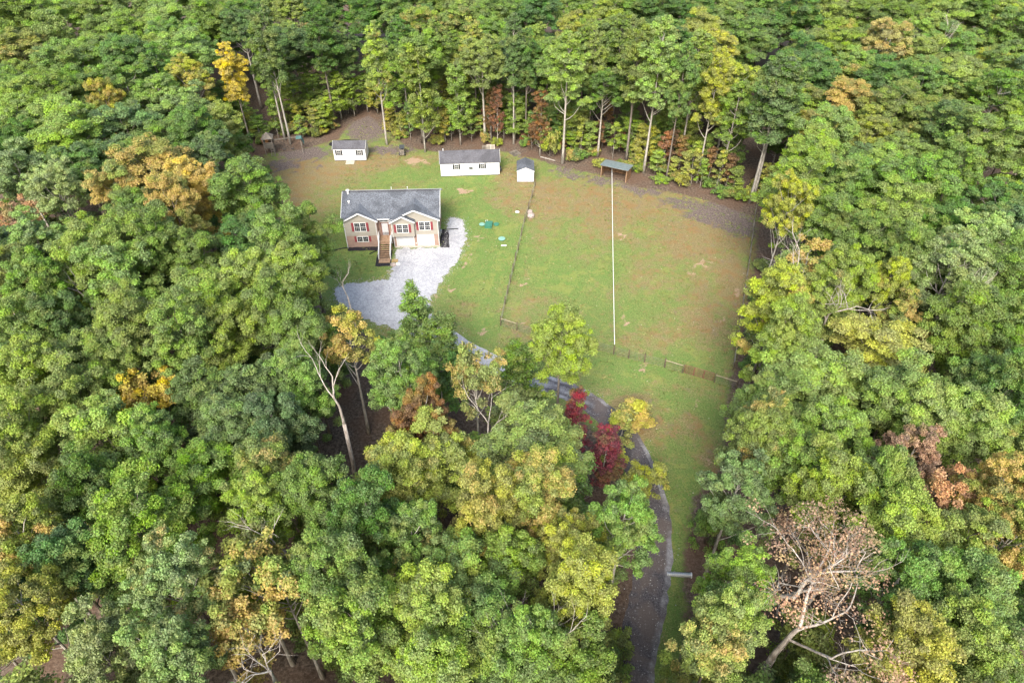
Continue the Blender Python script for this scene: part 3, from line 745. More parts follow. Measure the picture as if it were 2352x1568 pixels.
for xx in (-.1, L+.07):
    s_ = MB()
    for k in range(int(DD/.2)): y = k*.2; s_.box(xx, xx+.03, y+.01, y+.19, .05, HF-.12-(HF-HB)*y/DD)
    s_.build('side_wall', M_barn, sh)
rf = MB(); rf.slab([(-.3,-.35,HF+.07),(L+.3,-.35,HF+.07),(L+.3,DD+.3,HB),(-.3,DD+.3,HB)], .03)
for k in range(12):
    xx = -.26+k*(L+.52)/11; rf.slab([(xx-.03,-.35,HF+.09),(xx+.03,-.35,HF+.09),(xx+.03,DD+.3,HB+.025),(xx-.03,DD+.3,HB+.025)], .02)
rf.build('roof', simple('blue_grey_tin', (.25, .31, .33), .45, .15, 3, metal=.3), sh)
# white tape from the south fence post to the shelter
ta = P(1409, 810)+Vector((0,0,1.42)); tb = sh.matrix_basis @ Vector((L*.42,-.47,2.2)) if False else None
C.view_layer.update(); tb = sh.matrix_world @ Vector((L*.44,-.5,2.28))
m = MB(); b0 = Vector((ta.x, ta.y, 0)); pts = []
for k in range(25):
    s = k/24; p = ta.lerp(tb, s); p.z -= .25*math.sin(math.pi*s); pts.append(p-b0)
m.tube(pts, .042, 6); o = m.build('fence_tape', M_tape, None, True); o.location = b0
tag(o, 'long white fence tape stretched across the pasture to the shelter roof', 'rope')

# ------------------------------------------------------------------ fences
def post_mesh(h=1.5, r=.075):
    m = MB(); m.tube([(0,0,0),(0,0,h*.5),(0,0,h)], [r, r*.95, r*.88], 7); return m
PM = post_mesh().mesh('post', M_post)
def fence(pts, name, label, spacing=3.2, rails=(), wire=True, h=1.45, ww=.014):
    P_ = [P(*p) for p in pts]; base = P_[0].copy(); root = empty(name, base, 0, label, 'fence')
    posts = []
    for i in range(len(P_)-1):
        n = max(1, round((P_[i+1]-P_[i]).length/spacing))
        for k in range(n): posts.append(P_[i].lerp(P_[i+1], k/n))
    posts.append(P_[-1])
    for p in posts:
        o = bpy.data.objects.new('post', PM); COL.objects.link(o); o.parent = root; o.location = p-base
        o.rotation_euler = (random.uniform(-.03,.03), random.uniform(-.03,.03), random.random()); o.scale = (1, 1, h/1.5*random.uniform(.96, 1.04))
    if wire:
        m = MB()
        for a, b in zip(posts[:-1], posts[1:]):
            for z in (.08, .32, .56, .8, 1.02, 1.22): m.beam(a-base+Vector((0,0,z)), b-base+Vector((0,0,z)), ww)
            n = int((b-a).length/.4)
            for k in range(1, n): p = a.lerp(b, k/n)-base; m.beam(p+Vector((0,0,.08)), p+Vector((0,0,1.22)), .008)
        m.build('wire_mesh', M_wire, root)
    for (i, j) in rails:
        m = MB(); a, b = P_[i]-base, P_[j]-base; m.tube([a+Vector((0,0,1.2)), b+Vector((0,0,1.2))], [.06,.05], 6); m.build('rail', M_rail, root)
    return root
WEST = [(1229,426),(1222,455),(1205,510),(1190,575),(1172,650),(1160,700),(1150,746)]
fence(WEST, 'field_fence', 'wire field fence running from the small shed towards the house driveway')
fence([(1150,747.5),(1187,759),(1225,770),(1345,796),(1372,803),(1409,813),(1443,823),(1480,832),(1526,843)], 'field_fence', 'wire pasture fence along the near side up to the gate', 4.5, rails=((0,1),), ww=.02)
fence([(1526.5,843.5),(1567,856)], 'field_fence', 'short braced fence panel with one pale rail left of the gate', 9, rails=((0,1),))
fence([(1640,877.5),(1690,893)], 'field_fence', 'short fence end with pale rail right of the brown gate', 4, rails=((0,1),))
fence([(1683,850),(1695,765),(1708,680),(1720,600),(1731,510),(1736,478)], 'field_fence', 'wire pasture fence along the wood edge at the right', ww=.03)
fence([(1736.5,477),(1706,463),(1640,448),(1560,434),(1500,425)], 'field_fence', 'sparse fence with light wooden posts along the rear pasture edge', 7, rails=((0,1),), wire=False)
ga, gb = P(1569.5, 857), P(1637, 876.5); L = (gb-ga).length
gate = empty('gate', ga, math.atan2(gb.y-ga.y, gb.x-ga.x), 'brown metal farm gate in the near pasture fence', 'gate')
m = MB()
m.tube([(.05,0,.18),(.05,0,1.4)], .035); m.tube([(L-.05,0,.18),(L-.05,0,1.4)], .035); m.tube([(.05,0,1.4),(L-.05,0,1.4)], .035); m.tube([(.05,0,.18),(L-.05,0,.18)], .035)
m.build('frame', M_gate, gate)
for k in range(1, 6): MB().tube([(.05,0,.18+k*.203),(L-.05,0,.18+k*.203)], .026, 5).build('bar', M_gate, gate)
for k in (1, 2): MB().box(L*k/3-.05, L*k/3+.05, -.04, .04, .16, 1.42).build('brace', M_gate, gate)

# ------------------------------------------------------------------ yard objects
p = P(1122, 519); o = empty('septic_box', p, -.05, 'green plastic septic filter box between two round lids on the lawn', 'septic box')
m = MB(); m.prism([(-.55,-.75),(.55,-.75),(.62,.75),(-.45,.75)], 'z', 0, .38); m.build('body', M_green_lid, o)
m = MB(); m.prism([(-.57,-.77),(.57,-.77),(.64,.77),(-.47,.77)], 'z', .382, .43); m.prism([(-.42,-.55),(.42,-.55),(.45,.6),(-.34,.6)], 'z', .431, .46); m.build('lid', M_green_lid, o)
MB().tube([(-.5,.85,0),(-.5,.85,.5)], .05).build('vent_pipe', M_white, o); MB().tube([(-.25,.86,0),(-.25,.86,.55)], .05).build('vent_pipe', M_white, o)
def lid(x, y, mat, label, r=.42):
    o = empty('septic_riser', P(x, y), 0, label, 'septic lid')
    MB().tube([(0,0,0),(0,0,.16)], [r*.95, r*.95], 18).build('riser', M_green_lid, o)
    m = MB(); m.tube([(0,0,.161),(0,0,.2),(0,0,.24)], [r*1.08, r*1.08, r*.6], 18); m.build('cover', mat, o)
lid(1107, 517, M_palegreen, 'round pale green septic lid left of the green box')
lid(1140, 516.5, M_green_lid, 'round green septic lid right of the green box')
lid(1152.5, 550, M_palegreen, 'round green septic lid alone in the lawn below the box', .5)
p = P(1157.5, 565.5); o = tag(MB().tube([(-.42,0,.12),(.42,0.03,.12)], .11, 10).build('pipe_piece', M_white, None, True), 'short white pipe piece lying on the lawn near the septic lid', 'pipe'); o.location = p
p = P(1219, 497); rock('boulder', (p.x, p.y, .2), (.55,.75,.4), M_stone, 'larger tan boulder next to the field fence', 'boulder', seed=4)
p = P(1217, 488); rock('boulder', (p.x, p.y, .15), (.4,.45,.3), M_stone, 'smaller tan boulder just behind the large one by the fence', 'boulder', seed=5)
p = P(1188, 487.5); rock('boulder', (p.x, p.y, .08), (.35,.25,.16), M_white, 'flat whitish stone on the lawn left of the field fence', 'boulder', seed=6)
p = P(1390, 1549); rock('boulder', (p.x, p.y, .15), (.3,.25,.25), M_stone, 'grey boulder at the bottom left edge of the driveway', 'boulder', seed=7)
p = P(1616, 1527); rock('boulder', (p.x, p.y, .1), (.28,.24,.2), M_stone, 'mossy grey stone on the grass verge right of the driveway', 'boulder', seed=8)
# wheeled cart behind the lawn
p = P(924.5, 357); o = empty('garden_cart', p, 0, 'small grey green wheeled cart standing at the rear wood edge', 'cart')
m = MB(); m.box(-.38,.38,-.1,.55,.35,1.05); m.box(-.4,.4,-.45,-.11,.25,.6); m.build('body', M_grey_wood, o)
m = MB(); m.slab([(-.46,-.2,1.45),(.46,-.2,1.45),(.46,.7,1.75),(-.46,.7,1.75)], .05); m.build('lid', M_dkgrey, o)
m = MB()
for sx in (-.36, .36):
    for yy, zz_ in ((-.08, 1.48), (.52, 1.66)): m.beam((sx,yy,1.05), (sx,yy,zz_-.06), .06)
m.build('frame', M_grey_wood, o)
for sx in (-.5, .5): MB().tube([(sx-.06,-.1,.28),(sx+.06,-.1,.28)], .28, 14).build('wheel', M_black, o)
# tarp heap and pallets
def heap(name, p, rx, ry, h, mat, label, cat, seed=0, rz=0):
    m = MB(); n = 14; k = 7; vs = []; fs = []
    for i in range(k+1):
        s = i/k
        for j in range(n):
            t = 2*math.pi*j/n; rr = math.cos(s*math.pi/2)**.7; d = 1+.18*noise.noise(Vector((math.cos(t)*2, math.sin(t)*2, s*3+seed)))
            vs.append((math.cos(t)*rx*rr*d, math.sin(t)*ry*rr*d, h*math.sin(s*math.pi/2)*(1+.25*noise.noise(Vector((t, s*4, seed))))))
    for i in range(k):
        for j in range(n): fs.append((i*n+j, i*n+(j+1) % n, (i+1)*n+(j+1) % n, (i+1)*n+j))
    m.add(vs, fs); o = m.build(name, mat, None, True); o.location = p; o.rotation_euler.z = rz; return tag(o, label, cat)
heap('tarp', P(795,331), 3.2, 1.0, .7, M_tarp, 'black tarp over a low heap behind the double door shed', 'tarp', 1, .12)
def pallet(x, y, rz, label, tilt=0, s=1.0, mat=M_grey_wood):
    o = empty('pallet', P(x, y), rz, label, 'pallet'); o.scale = (s, s, s); o.rotation_euler = (tilt, 0, rz)
    for k in range(7): MB().box(-.6, .6, -.6+k*.175, -.6+k*.175+.1, .12, .145).build('slat', mat, o)
    for yy in (-.6, -.06, .48): MB().box(yy, yy+.1, -.6, .55, .02, .118).build('runner', mat, o)
pallet(1183, 353, .7, 'slatted wooden pallet lying askew behind the small shed', .12, 1.35)
pallet(1127, 341, .05, 'tan board pallet leaning behind the right end of the long shed', .5, 1.3, M_concrete)
pallet(1116, 342, .02, 'greyish board pallet leaning left of the tan one behind the long shed', .45, 1.2, M_grey_wood)
m = MB(); a = P(1241,362); m.tube([Vector((0,0,.15)), P(1275,371)-a+Vector((0,0,.15))], [.12,.09], 7); o = m.build('fallen_log', M_bark_pale, None, True); o.location = a
tag(o, 'pale fallen log on the leaf litter at the rear fence corner', 'log')
# culvert
a, b = P(1532, 1317), P(1587, 1322); L = (b-a).length
o = empty('culvert_pipe', a, math.atan2(b.y-a.y, b.x-a.x), 'grey metal culvert pipe half buried in the verge beside the driveway', 'pipe')
m = MB(); k = 24; rr = []
for i in range(k+1): rr.append(.24+(.015 if i % 2 else -.005))
m.tube([(L*i/k,0,-.05+.16*i/k) for i in range(k+1)], rr, 14, False); m.build('pipe', M_metal, o)
MB().tube([(L-.05,0,.11),(L+.05,0,.11)], .27, 14, False).build('rim', M_white, o)
# play set
pa = P(623, 352); o = empty('play_set', pa, .16, 'weathered wooden swing set with a roofed tower at the left wood edge', 'play set')
tw = MB()
for sx in (-.75, .75):
    for sy in (-.75, .75): tw.beam((sx,sy,0), (sx,sy,3.1), .11)
tw.build('post', M_grey_wood, o)
m = MB(); m.add([(-1,-1,3.1),(1,-1,3.1),(1,1,3.1),(-1,1,3.1),(0,0,4.1)], [(0,1,4),(1,2,4),(2,3,4),(3,0,4),(3,2,1,0)]); m.build('roof', M_grey_wood, o)
m = MB(); m.box(-.82,.82,-.82,.82,1.35,1.43)
for z in (1.5,1.75,2.0,2.25): m.box(-.85,.85,-.84,-.8,z,z+.17); m.box(-.84,-.8,-.79,.79,z,z+.17)
m.build('platform', M_grey_wood, o)
m = MB()
for k in range(5): m.beam((.3,-.95-(.1*(5-k)),.2+k*.27), (.95,-.95-(.1*(5-k)),.2+k*.27), .06)
m.beam((.3,-1.5,0),(.3,-.85,1.45),.07); m.beam((.95,-1.5,0),(.95,-.85,1.45),.07); m.build('ladder', M_grey_wood, o)
m = MB(); m.beam((.8,0,2.5), (5.6,.4,2.6), .12, .16); m.beam((5.6,.4,2.6),(5.8,-1,0),.1); m.beam((5.6,.4,2.6),(5.8,1.8,0),.1); m.build('swing_beam', M_grey_wood, o)
for xx in (2.4, 3.9):
    m = MB(); m.tube([(xx-.22,.2,2.5),(xx-.22,.2,.55)], .015, 4); m.tube([(xx+.22,.2,2.5),(xx+.22,.2,.55)], .015, 4); m.box(xx-.26,xx+.26,.08,.32,.5,.55); m.build('swing', M_dkgrey, o)
m = MB(); m.slab([(4.9,-.4,2.55),(5.9,-.4,2.55),(5.9,.5,2.75),(4.9,.5,2.75)], .04); m.slab([(5.9,-.4,2.55),(5.9,.5,2.75),(6.2,.5,1.6),(6.2,-.4,1.5)], .03); m.build('canopy', M_green_can, o)
# brush pile at left gap
def brush(x, y, n, L, label, seed, mat=M_bark_dead):
    rnd = random.Random(seed); m = MB(); b = P(x, y)
    for k in range(n):
        a = rnd.uniform(0, 6.28); c = Vector((rnd.gauss(0, L*.25), rnd.gauss(0, L*.2), rnd.uniform(.1, .6))); d = Vector((math.cos(a), math.sin(a)*.6, rnd.uniform(-.15,.25)))*rnd.uniform(.3, .6)*L
        m.tube([c-d, c+Vector((0,0,rnd.uniform(0,.15))), c+d], [.05,.045,.02], 5)
    o = m.build('brush_pile', mat); o.location = b; tag(o, label, 'brush pile')
brush(505, 561, 40, 1.6, 'pile of cut pale branches in the gap left of the house', 3)
# ------------------------------------------------------------------ trees
def leaf_data(rng, blobs, n_leaves, size, flat=.8, up=.55):
    """blobs: rows cx,cy,cz,r,tag -> leaf quads on and inside the clumps"""
    B = np.asarray(blobs, float); w_ = B[:,3]**2; w_ /= w_.sum()
    k = rng.choice(len(B), n_leaves, p=w_)
    d = rng.normal(size=(n_leaves, 3)); d[:,2] = np.where((d[:,2] < -.35) & (rng.random(n_leaves) < .7), -d[:,2], d[:,2])
    d /= np.linalg.norm(d, axis=1)[:,None]
    rad = B[k,3]*(1-.45*rng.random(n_leaves)**2)*(1+.18*rng.normal(size=n_leaves))
    d[:,2] = np.where(d[:,2] < -.1, d[:,2]*.35, d[:,2])
    c = B[k,:3]+d*rad[:,None]*np.array([1,1,flat])
    nrm = d*.7+np.array([0,0,up])+rng.normal(size=(n_leaves,3))*.5; nrm /= np.linalg.norm(nrm, axis=1)[:,None]
    t = np.cross(nrm, rng.normal(size=(n_leaves,3))); t /= np.linalg.norm(t, axis=1)[:,None]; b = np.cross(nrm, t)
    L = size*(.7+.6*rng.random(n_leaves))[:,None]; Wd = L*.62
    v = np.stack([c-t*L*.5, c-b*Wd*.5+nrm*L*.06, c+t*L*.5, c+b*Wd*.5-nrm*L*.1], 1).reshape(-1, 3)
    f = np.arange(n_leaves*4).reshape(-1, 4)
    br = rng.random(len(B)); lr = rng.random(n_leaves)
    col = np.stack([lr, br[k], B[k,4], np.ones(n_leaves)], 1); col = np.repeat(col, 4, 0)
    return v, f, col
def dome(rng, R, zc, hz, nl, nsub, low=2.0, subr=(.15,.26), lobe=.4):
    out = []; lob = []
    g = math.pi*(3-5**.5); a0 = rng.random()*6.28
    for i in range(nl):
        ct = 1-(i+.5)/nl*(1+math.cos(math.pi-low) if low > math.pi/2 else 1); th = math.acos(max(-1, min(1, ct))); ph = a0+g*i+rng.normal()*.25
        k = 1+rng.normal()*.2
        p = np.array([R*.66*math.sin(th)*math.cos(ph)*k, R*.66*math.sin(th)*math.sin(ph)*k, zc+hz*.7*math.cos(th)*k])
        lr = R*lobe*(.8+.4*rng.random()); lt = rng.random(); lob.append(p)
        out.append((*(p-np.array([0,0,lr*.25])), lr*.62, lt))
        for j in range(nsub):
            d = rng.normal(size=3); d[2] = abs(d[2])*.9-.15; d /= np.linalg.norm(d)
            r = R*(subr[0]+(subr[1]-subr[0])*rng.random()); q = p+d*lr*np.array([1,1,.85])*(.75+.5*rng.random())
            out.append((*q, r, min(1, max(0, lt+rng.normal()*.12))))
    return out, lob
def limbs(rng, H0, base_r, lob, frac=1.0, n=6, twist=.5):
    """trunk with limbs to the boughs"""
    m = MB(); top = max(l[2] for l in lob); tr = []
    a = rng.normal(size=2)*twist*.3
    for i in range(8):
        s = i/7; z = top*.92*s; tr.append(Vector((a[0]*math.sin(s*2.2)*s, a[1]*math.sin(s*2.7)*s, z)))
    m.tube(tr, [base_r*(1-.8*(i/7))*(1.35 if i == 0 else 1) for i in range(8)], n)
    for l in lob:
        if rng.random() > frac: continue
        z0_ = max(H0*.4, l[2]-math.hypot(l[0], l[1])*(.9+.5*rng.random())); s = min(.95, z0_/(top*.92)); k = s*7; i = int(k); p0 = tr[min(i, 6)].lerp(tr[min(i+1, 7)], k-i)
        e = Vector(l); mid = p0.lerp(e, .5)+Vector((rng.normal()*.25, rng.normal()*.25, -.1+rng.normal()*.2))
        q1 = p0.lerp(mid, .5)+Vector((0,0,-.12)); r0 = base_r*.42*(1-s*.5)
        m.tube([p0, q1, mid, mid.lerp(e, .6)+Vector((rng.normal()*.15, 0, .1)), e], [r0, r0*.8, r0*.6, r0*.4, r0*.15], 5, False)
    return m
class Proto:
    def __init__(s, crown, trunk, R, H): s.crown, s.trunk, s.R, s.H = crown, trunk, R, H
def mk_crown(name, rng, blobs, n, size, **k):
    v, f, c = leaf_data(rng, blobs, n, size, **k)
    return np_mesh(name, v, f, M_leaf, {'var': c})
PR = {}
def add_proto(kind, p): PR.setdefault(kind, []).append(p)
def rg(s): return np.random.default_rng(s)
for i in range(10):       # broad oaks of the canopy
    r = rg(100+i); b, lob = dome(r, 4.0, 14.4, 5.0, 15, 12, 2.1, (.08,.165), .30)
    b += [(x*.45, y*.45, z-1.8, .8, t) for (x, y, z, _, t) in b[::13]]
    for _ in range(26): a = r.random()*6.28; q = 2.0+2.2*r.random(); b.append((math.cos(a)*q, math.sin(a)*q, 8+5.5*r.random()-q*.3, .35+.35*r.random(), r.random()))
    add_proto('oak', Proto(mk_crown('crown', r, b, 62000, .178), limbs(r, 12, .26, lob, .8).mesh('trunk', M_bark, True), 4.0, 20))
for i in range(5):       # finer, feathery ash / hickory crowns
    r = rg(140+i); b, lob = dome(r, 4.0, 14.2, 5.2, 22, 11, 2.1, (.06,.13), .26)
    add_proto('feather', Proto(mk_crown('crown', r, b, 52000, .168, up=.3), limbs(r, 12, .24, lob, 1).mesh('trunk', M_bark_pale, True), 4.0, 20))
for i in range(5):       # tall edge trees with long bare trunks
    r = rg(200+i); b = []; lob = []
    for j in range(4):
        zc = 10.5+j*2.5; RR = (2.7, 3.3, 3.0, 2.0)[j]*(.85+.3*r.random()); bb, ll = dome(r, RR, zc, 1.9, 7, 9, 2.2, (.10,.2), .32); b += bb; lob += ll
    add_proto('tall', Proto(mk_crown('crown', r, b, 40000, .205), limbs(r, 9, .22, lob, .8, 7).mesh('trunk', M_bark_pale if i in (1, 3) else M_bark, True), 3.4, 20))
for i in range(3):       # pointed maples, leafy nearly to the ground
    r = rg(240+i); b = []; lob = []
    for j in range(9):
        s = j/8; z = 4.2+s*10; RR = (1.0+2.1*math.sin(min(1, s*1.25+.25)*math.pi*.86))*(.85+.3*r.random())
        for k in range(8 if j < 8 else 3):
            a = r.random()*6.28; q = RR*(.35+.6*r.random()); p = np.array([math.cos(a)*q, math.sin(a)*q, z+r.normal()*.4-q*.15]); lob.append(p)
            for _ in range(3): b.append((*(p+r.normal(size=3)*[.45,.45,.25]), .38+.3*r.random(), r.random()))
    add_proto('maple', Proto(mk_crown('crown', r, b, 15000, .25, flat=.6), limbs(r, 5, .16, lob, .35).mesh('trunk', M_bark_pale, True), 3.0, 15))
for i in range(4):       # saplings: thin stem, tiered open leaves
    r = rg(260+i); b = []; lob = []
    for j in range(26):
        s = r.random()**.8; z = 1.8+s*4.6; q = (1.6*(1-s*.65))*r.random()**.5; a = r.random()*6.28; p = np.array([math.cos(a)*q, math.sin(a)*q, z]); lob.append(p); b.append((*p, .3+.28*r.random(), r.random()))
    add_proto('sapling', Proto(mk_crown('crown', r, b, 3600, .24, flat=.5), limbs(r, 2, .055, lob, .5, 5, .8).mesh('trunk', M_bark_pale, True), 1.8, 6.8))
for i in range(3):       # bushes
    r = rg(280+i); b, lob = dome(r, 1.2, .7, .8, 8, 5, 1.9, (.2,.36))
    add_proto('shrub', Proto(mk_crown('foliage', r, b, 2600, .2), limbs(r, .3, .04, lob, .8, 5).mesh('stem', M_bark, True), 1.2, 1.7))
for i in range(3):       # thin, half bare crowns with visible limbs
    r = rg(300+i); b, lob = dome(r, 4.0, 14.0, 4.8, 14, 4, 2.1, (.10,.18), .34)
    keepb = [x for x in b if r.random() < .75]
    add_proto('sparse', Proto(mk_crown('crown', r, keepb, 10000, .26), limbs(r, 11, .25, lob, 1).mesh('trunk', M_bark_pale, True), 4.0, 20))
r = rg(333); b = []      # juniper
for j in range(90):
    s = r.random(); z = .5+s*5.3; q = (2.0*(1-s)**.8+.25)*r.random()**.4; a = r.random()*6.28; b.append((math.cos(a)*q, math.sin(a)*q, z, .38, r.random()))
add_proto('juniper', Proto(mk_crown('crown', r, b, 16000, .15, flat=1.2), MB().tube([(0,0,0),(0,0,5)], [.16,.04], 6).mesh('trunk', M_bark, True), 2.1, 6))

def bare_mesh(seed, H=17, r0=.22, spread=.55, levels=5, lean=(0,0), forks=3, start=.42, mat=M_bark_dead):
    rnd = random.Random(seed); m = MB(); tips = []
    def grow(p, d, L, r, lv):
        n = 5; pts = [p]; q = p; dd = d.copy()
        for k in range(n):
            dd = (dd+Vector((rnd.gauss(0,.12), rnd.gauss(0,.12), rnd.gauss(.03,.06)))).normalized(); q = q+dd*L/n; pts.append(q)
        re = r*(.58 if lv > 0 else .15)
        m.tube(pts, [r+(re-r)*k/n for k in range(n+1)], 6 if lv > 2 else 4, lv == 0)
        if lv <= 1: tips.append(q)
        if lv == 0: return
        for k in range(forks if lv > 1 else 3):
            s = rnd.uniform(.45, 1) if k else 1.0; i = min(n-1, int(s*n)); pp = pts[i].lerp(pts[i+1], s*n-i) if i < n else pts[-1]
            ax = Vector((rnd.gauss(0,1), rnd.gauss(0,1), rnd.gauss(0,.4))).normalized(); nd = (dd+ax*spread*rnd.uniform(.6,1.5)).normalized()
            grow(pp, nd, L*rnd.uniform(.55,.8), re*(1 if not k else .75), lv-1)
    top = Vector((lean[0], lean[1], H*start)); mid = top*.5+Vector((rnd.gauss(0,.15), rnd.gauss(0,.15), 0))
    m.tube([(0,0,0), mid, top], [r0*1.2, r0, r0*.85], 7)
    grow(top, Vector((lean[0]*.05, lean[1]*.05, 1)).normalized(), H*(1-start)*.42, r0*.8, levels-1)
    return m, tips

TONE = {'G': ((.158,.250,.056), 'mid green'), 'D': ((.108,.192,.050), 'dark green'), 'L': ((.228,.315,.070), 'light green'), 'Y': ((.31,.335,.065), 'yellow green'),
  'K': ((.215,.310,.055), 'bright green'), 'W': ((.25,.33,.115), 'pale silvery green'), 'B': ((.130,.205,.072), 'blue green'), 'U': ((.215,.268,.070), 'olive green'),
  'O': ((.52,.40,.12), 'orange'), 'P': ((.36,.23,.155), 'pinkish brown'), 'R': ((.20,.04,.058), 'dark red'), 'S': ((.50,.40,.05), 'golden yellow'),
  'N': ((.22,.12,.06), 'rusty brown'), 'T': ((.36,.33,.12), 'tan')}
CAT = {'oak': 'tree', 'feather': 'tree', 'tall': 'tree', 'maple': 'tree', 'sapling': 'sapling', 'shrub': 'shrub', 'sparse': 'tree', 'juniper': 'juniper', 'dead': 'dead tree'}
NAME = {'oak': 'forest_tree', 'feather': 'forest_tree', 'tall': 'tall_tree', 'maple': 'maple_tree', 'sapling': 'sapling', 'shrub': 'shrub', 'sparse': 'half_bare_tree', 'juniper': 'juniper_tree'}
TREES = []; RT = random.Random(5)
def place(kind, loc, r, H, tone, turn=0.0, label=None, note=None, rot=None, cz=None, pi=None):
    p = PR[kind][RT.randrange(len(PR[kind])) if pi is None else pi]
    o = empty(NAME[kind], (loc[0], loc[1], 0), RT.uniform(0, 6.28) if rot is None else rot)
    o.scale = (r/p.R*RT.uniform(.9,1.1), r/p.R*RT.uniform(.9,1.1), H/p.H)
    c = bpy.data.objects.new(p.crown.name.split('.')[0], p.crown); t_ = bpy.data.objects.new(p.trunk.name.split('.')[0], p.trunk)
    for x in (c, t_): COL.objects.link(x); x.parent = o
    base = TONE[tone][0]; j = [1+RT.uniform(-.13,.13) for _ in range(2)]
    c.color = (base[0]*j[0]*(1+RT.uniform(-.1,.1)), base[1]*j[0], base[2]*j[0]*(1+RT.uniform(-.2,.2)), turn)
    z = (cz if cz else {'oak': .75, 'feather': .75, 'tall': .75, 'sparse': .75}.get(kind, .6))*H
    x, y, d = proj(loc[0], loc[1], z)
    TREES.append(dict(o=o, kind=kind, tone=tone, turn=turn, label=label, note=note, x=x, y=y, d=d, r=r, X=loc[0], Y=loc[1], pr=F*r/d))
    return o
def crown_at(x, y, rp, tone, kind='oak', turn=0.0, label=None, note=None, H=None, rmin=2.9, rmax=5.2):
    if kind == 'maple': H = H or RT.uniform(11, 13); rmin, rmax, kz = 2.0, 2.9, .6
    else: H = H or RT.uniform(17.5, 21.5); kz = .76
    z = kz*H; p = P(x, y, z); d = p.y*CP+(CAM_H-z)*SP
    r = min(rmax, max(rmin, rp*d/F*1.12))
    if not label and any((p.x-t['X'])**2+(p.y-t['Y'])**2 < (.52*(r+t['r']))**2 for t in TREES if t['kind'] in ('oak','feather','tall','sparse')): return
    return place(kind, p.xy, r, H, tone, turn, label, note)
def tree_bt(bx, by, ty, r, tone, kind='tall', turn=0.0, label=None, note=None, pi=None):
    p = P(bx, by); return place(kind, p.xy, r, height_for(bx, by, ty), tone, turn, label, note, pi=pi)

# trees standing at the rear wood edge: base on the ground and tip seen
tree_bt(582,350,92,2.9,'S','tall',.2,'tall golden yellow tree leaning over the swing set at the clearing corner','yellow tree')
tree_bt(668,331,12,3.6,'B','tall',0,'tall grey green tree with a long pale trunk beside the swing set','tall grey green pair', pi=1)
tree_bt(655,322,40,3.3,'G','tall',0,'tall tree with slim pale trunk close behind the grey green one by the swing set', pi=3)
tree_bt(770,285,5,3.6,'D','tall',0,'tall dark green tree in the woods behind the double door shed')
tree_bt(889,333,52,2.9,'L','tall',.3,'tall pale green tree with orange tips and bare grey trunk behind the lawn','orange tipped tree', pi=1)
tree_bt(977,350,92,3.0,'L','maple',.1,'pale yellow green pointed maple left behind the long shed','pointed maple')
tree_bt(1058,333,138,2.8,'K','maple',.1,'bright green leafy maple behind the middle of the long shed','bright maple')
tree_bt(1143,333,190,1.5,'N','maple',0,'thin rusty brown dying tree behind the right end of the long shed','thin brown tree')
tree_bt(1128,326,200,1.3,'N','maple',0,'smaller rusty brown thin tree left of the taller dying one')
tree_bt(1180,331,30,2.9,'B','tall',0,'tall tree with long dark bare trunk behind the gap between white sheds','long trunk tree')
tree_bt(1207,322,60,2.6,'D','tall',0,'dark trunked tall tree just right of the long bare trunk')
tree_bt(1240,358,200,1.7,'N','maple',0,'narrow brown green tree behind the small white shed')
tree_bt(1292,376,62,3.7,'L','tall',.1,'tall light green tree with a white forked trunk behind the pasture','white forked tree', pi=3)
tree_bt(1437,377,40,3.8,'U','tall',.05,'tall olive green tree behind the tin roofed shelter, straight grey trunk','shelter tree')
tree_bt(1478,397,28,3.6,'L','tall',.15,'tall light green tree right behind the tin roofed shelter')
tree_bt(1530,412,90,2.5,'G','tall',.1,'slim dark trunked tree right of the shelter')
tree_bt(1405,300,25,3.4,'G','tall')
tree_bt(1350,330,60,3.0,'L','tall',.1)
tree_bt(1722,466,130,4.4,'B','tall',0,'large grey green tree with twin pale trunks at the pasture corner','twin trunk tree', pi=1)
tree_bt(1728,462,112,4.2,'D','tall',0,'dark green crown behind the twin pale trunks at the pasture corner', pi=3)
tree_bt(748,302,225,2.6,'K','maple',.1,'bright green low tree behind the tarp heap','bright low tree')
tree_bt(540,335,240,2.6,'G','maple',.1); tree_bt(512,330,225,2.8,'D','maple',0); tree_bt(560,300,215,2.5,'K','maple',.1); tree_bt(530,290,190,2.8,'G','maple',.1); tree_bt(600,320,262,2.0,'K','maple',.1); tree_bt(575,318,255,2.2,'Y','maple',.2)
tree_bt(815,268,175,2.2,'K','maple',.2); tree_bt(845,258,165,2.4,'G','maple',.1); tree_bt(868,262,180,2.0,'Y','maple',.2); tree_bt(785,275,160,3.0,'K','maple',0)
tree_bt(820,262,60,3.3,'D','tall'); tree_bt(1010,300,40,3.2,'G','tall',.1); tree_bt(1095,295,40,3.4,'Y','tall',.3); tree_bt(940,290,30,3.2,'D','tall')
tree_bt(1262,362,298,1.5,'Y','shrub',.2,'bright yellow green bush beside the fallen log','yellow bush')
tree_bt(1600,420,100,3.0,'Y','tall',.2); tree_bt(1650,430,180,3.4,'K','tall',.1); tree_bt(1560,380,60,3.4,'U','tall',.1); tree_bt(1330,300,45,3.3,'G','tall')
tree_bt(540,616,480,3.9,'G','feather',0,'dark trunked green tree in the bare gap left of the house','gap tree')
tree_bt(556,605,470,3.0,'D','feather')
